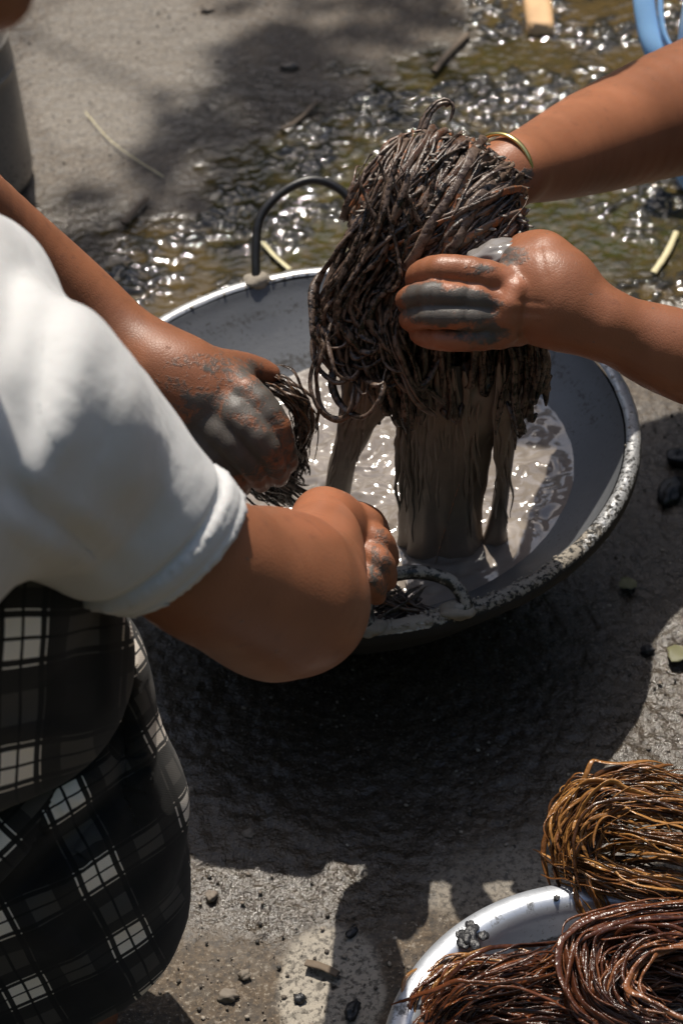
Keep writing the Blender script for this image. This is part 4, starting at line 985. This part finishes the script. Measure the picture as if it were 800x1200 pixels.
# ------------------------------------------------------------------ off-picture tree whose foliage dapples the yard
tree = thing('tree', (-1.9, 4.5, 0), 'leafy tree standing behind the yard whose crown shades the ground', 'tree')
rt_ = random.Random(11)
SHADE = [  # (px, py, radius m) of shade on the ground; leaves hang at height z along the sun ray
    (330, 130, .12, 4.4), (420, 40, .15, 4.5), (235, 205, .06, 4.2), (100, 300, .07, 4.1)]
tw = MB(); lf = MB(); cents = []
for (x, y, rad, z_) in SHADE:
    g = G(x, y, 0.); c0 = g+SUN*(z_/SUN[2]); cents.append(c0)
    for k in range(int(70*rad/.1)):
        a = rt_.uniform(0, 6.28); q = rad*math.sqrt(rt_.random()); 
        p = c0+np.array([q*math.cos(a), q*math.sin(a)*1.3, rt_.uniform(-.15, .15)])
        L = rt_.uniform(.05, .09); d_ = np.array([rt_.gauss(0, 1), rt_.gauss(0, 1), rt_.gauss(0, .35)]); d_ /= np.linalg.norm(d_)
        s2 = np.cross(d_, [0, 0, 1]); s2 /= np.linalg.norm(s2)
        V = np.array([p, p+d_*L*.5+s2*L*.28, p+d_*L, p+d_*L*.5-s2*L*.28]); V[1:4:2, 2] += .008
        lf.add(V, np.array([[0, 1, 2, 3]]), rt_.random())
for k in range(1400):      # the rest of the crown, higher and farther back
    p = np.array([-1.9, 4.9, 4.6])+np.array([rt_.gauss(0, .8), rt_.gauss(0, .55), rt_.gauss(0, .5)])
    L = rt_.uniform(.06, .12); d_ = np.array([rt_.gauss(0, 1), rt_.gauss(0, 1), rt_.gauss(0, .5)]); d_ /= np.linalg.norm(d_)
    s2 = np.cross(d_, [0, 0, 1]); s2 /= np.linalg.norm(s2)
    lf.add(np.array([p, p+d_*L*.5+s2*L*.28, p+d_*L, p+d_*L*.5-s2*L*.28]), np.array([[0, 1, 2, 3]]), rt_.random())
o = lf.build('crown', M['green'], tree, kind='stuff')
add_tube(tw, spline([(-1.9, 4.5, -.1), (-1.85, 4.45, 1.2), (-1.95, 4.5, 2.6), (-1.9, 4.8, 4.4)], 30), np.linspace(.15, .05, 30), ns=12)
hub = cents[0]+np.array([-.15, .1, .1]); add_tube(tw, spline([(-1.92, 4.5, 3.0), (np.array([-1.9, 4.5, 4.0])+hub)/2, hub], 14), np.linspace(.012, .005, 14), ns=6)
for c0 in cents: add_tube(tw, spline([hub, (hub+c0)/2+np.array([0, 0, .04]), c0], 10), np.linspace(.005, .002, 10), ns=5)
tw.build('trunk', M['bark'], tree)

# ------------------------------------------------------------------ thicket round the yard, wholly outside the picture (trees stand here; the wet mud mirrors them)
an = np.linspace(0, 2*np.pi, 220); hz = np.linspace(0, 1, 26)
A_, Z_ = np.meshgrid(an, hz, indexing='ij'); rr_ = 5.6-1.2*np.sin(Z_*np.pi*.5)*0
Pt = np.stack([rr_*np.cos(A_), rr_*np.sin(A_)+.5, Z_*3.4-.05], -1).reshape(-1, 3)
n_ = fbm(Pt, .7, 4, 90); n2_ = fbm(Pt, 3.5, 3, 91)
out = Pt*np.array([1, 1, 0]); out[:, 1] -= .5; out /= np.linalg.norm(out, axis=1)[:, None]
Pt = Pt+out*(n_*1.4+n2_*.5)[:, None]; Pt[:, 2] += (fbm(Pt, .9, 3, 93)*1.1+.25)*(Z_.ravel() > .99)*1.
i = np.arange(219)[:, None]*26; j = np.arange(25)[None]
TF = np.stack([i+j, i+26+j, i+27+j, i+j+1], -1).reshape(-1, 4)
tb = MB(); tb.add(Pt, TF, .2)
rt2 = np.random.default_rng(4); pick = rt2.integers(0, len(Pt), 9000)
for k in pick:
    p = Pt[k]-out[k]*rt2.uniform(0, .35)+rt2.normal(0, .12, 3); L = rt2.uniform(.10, .22); d_ = rt2.normal(0, 1, 3); d_ /= np.linalg.norm(d_)
    s2 = np.cross(d_, rt2.normal(0, 1, 3)); s2 /= np.linalg.norm(s2)
    tb.add(np.array([p, p+d_*L*.5+s2*L*.3, p+d_*L, p+d_*L*.5-s2*L*.3]), np.array([[0, 1, 2, 3]]), .5)
tk = tb.build('thicket', M['green']); tag(tk, 'dense green thicket standing all round the yard', 'thicket', kind='stuff')
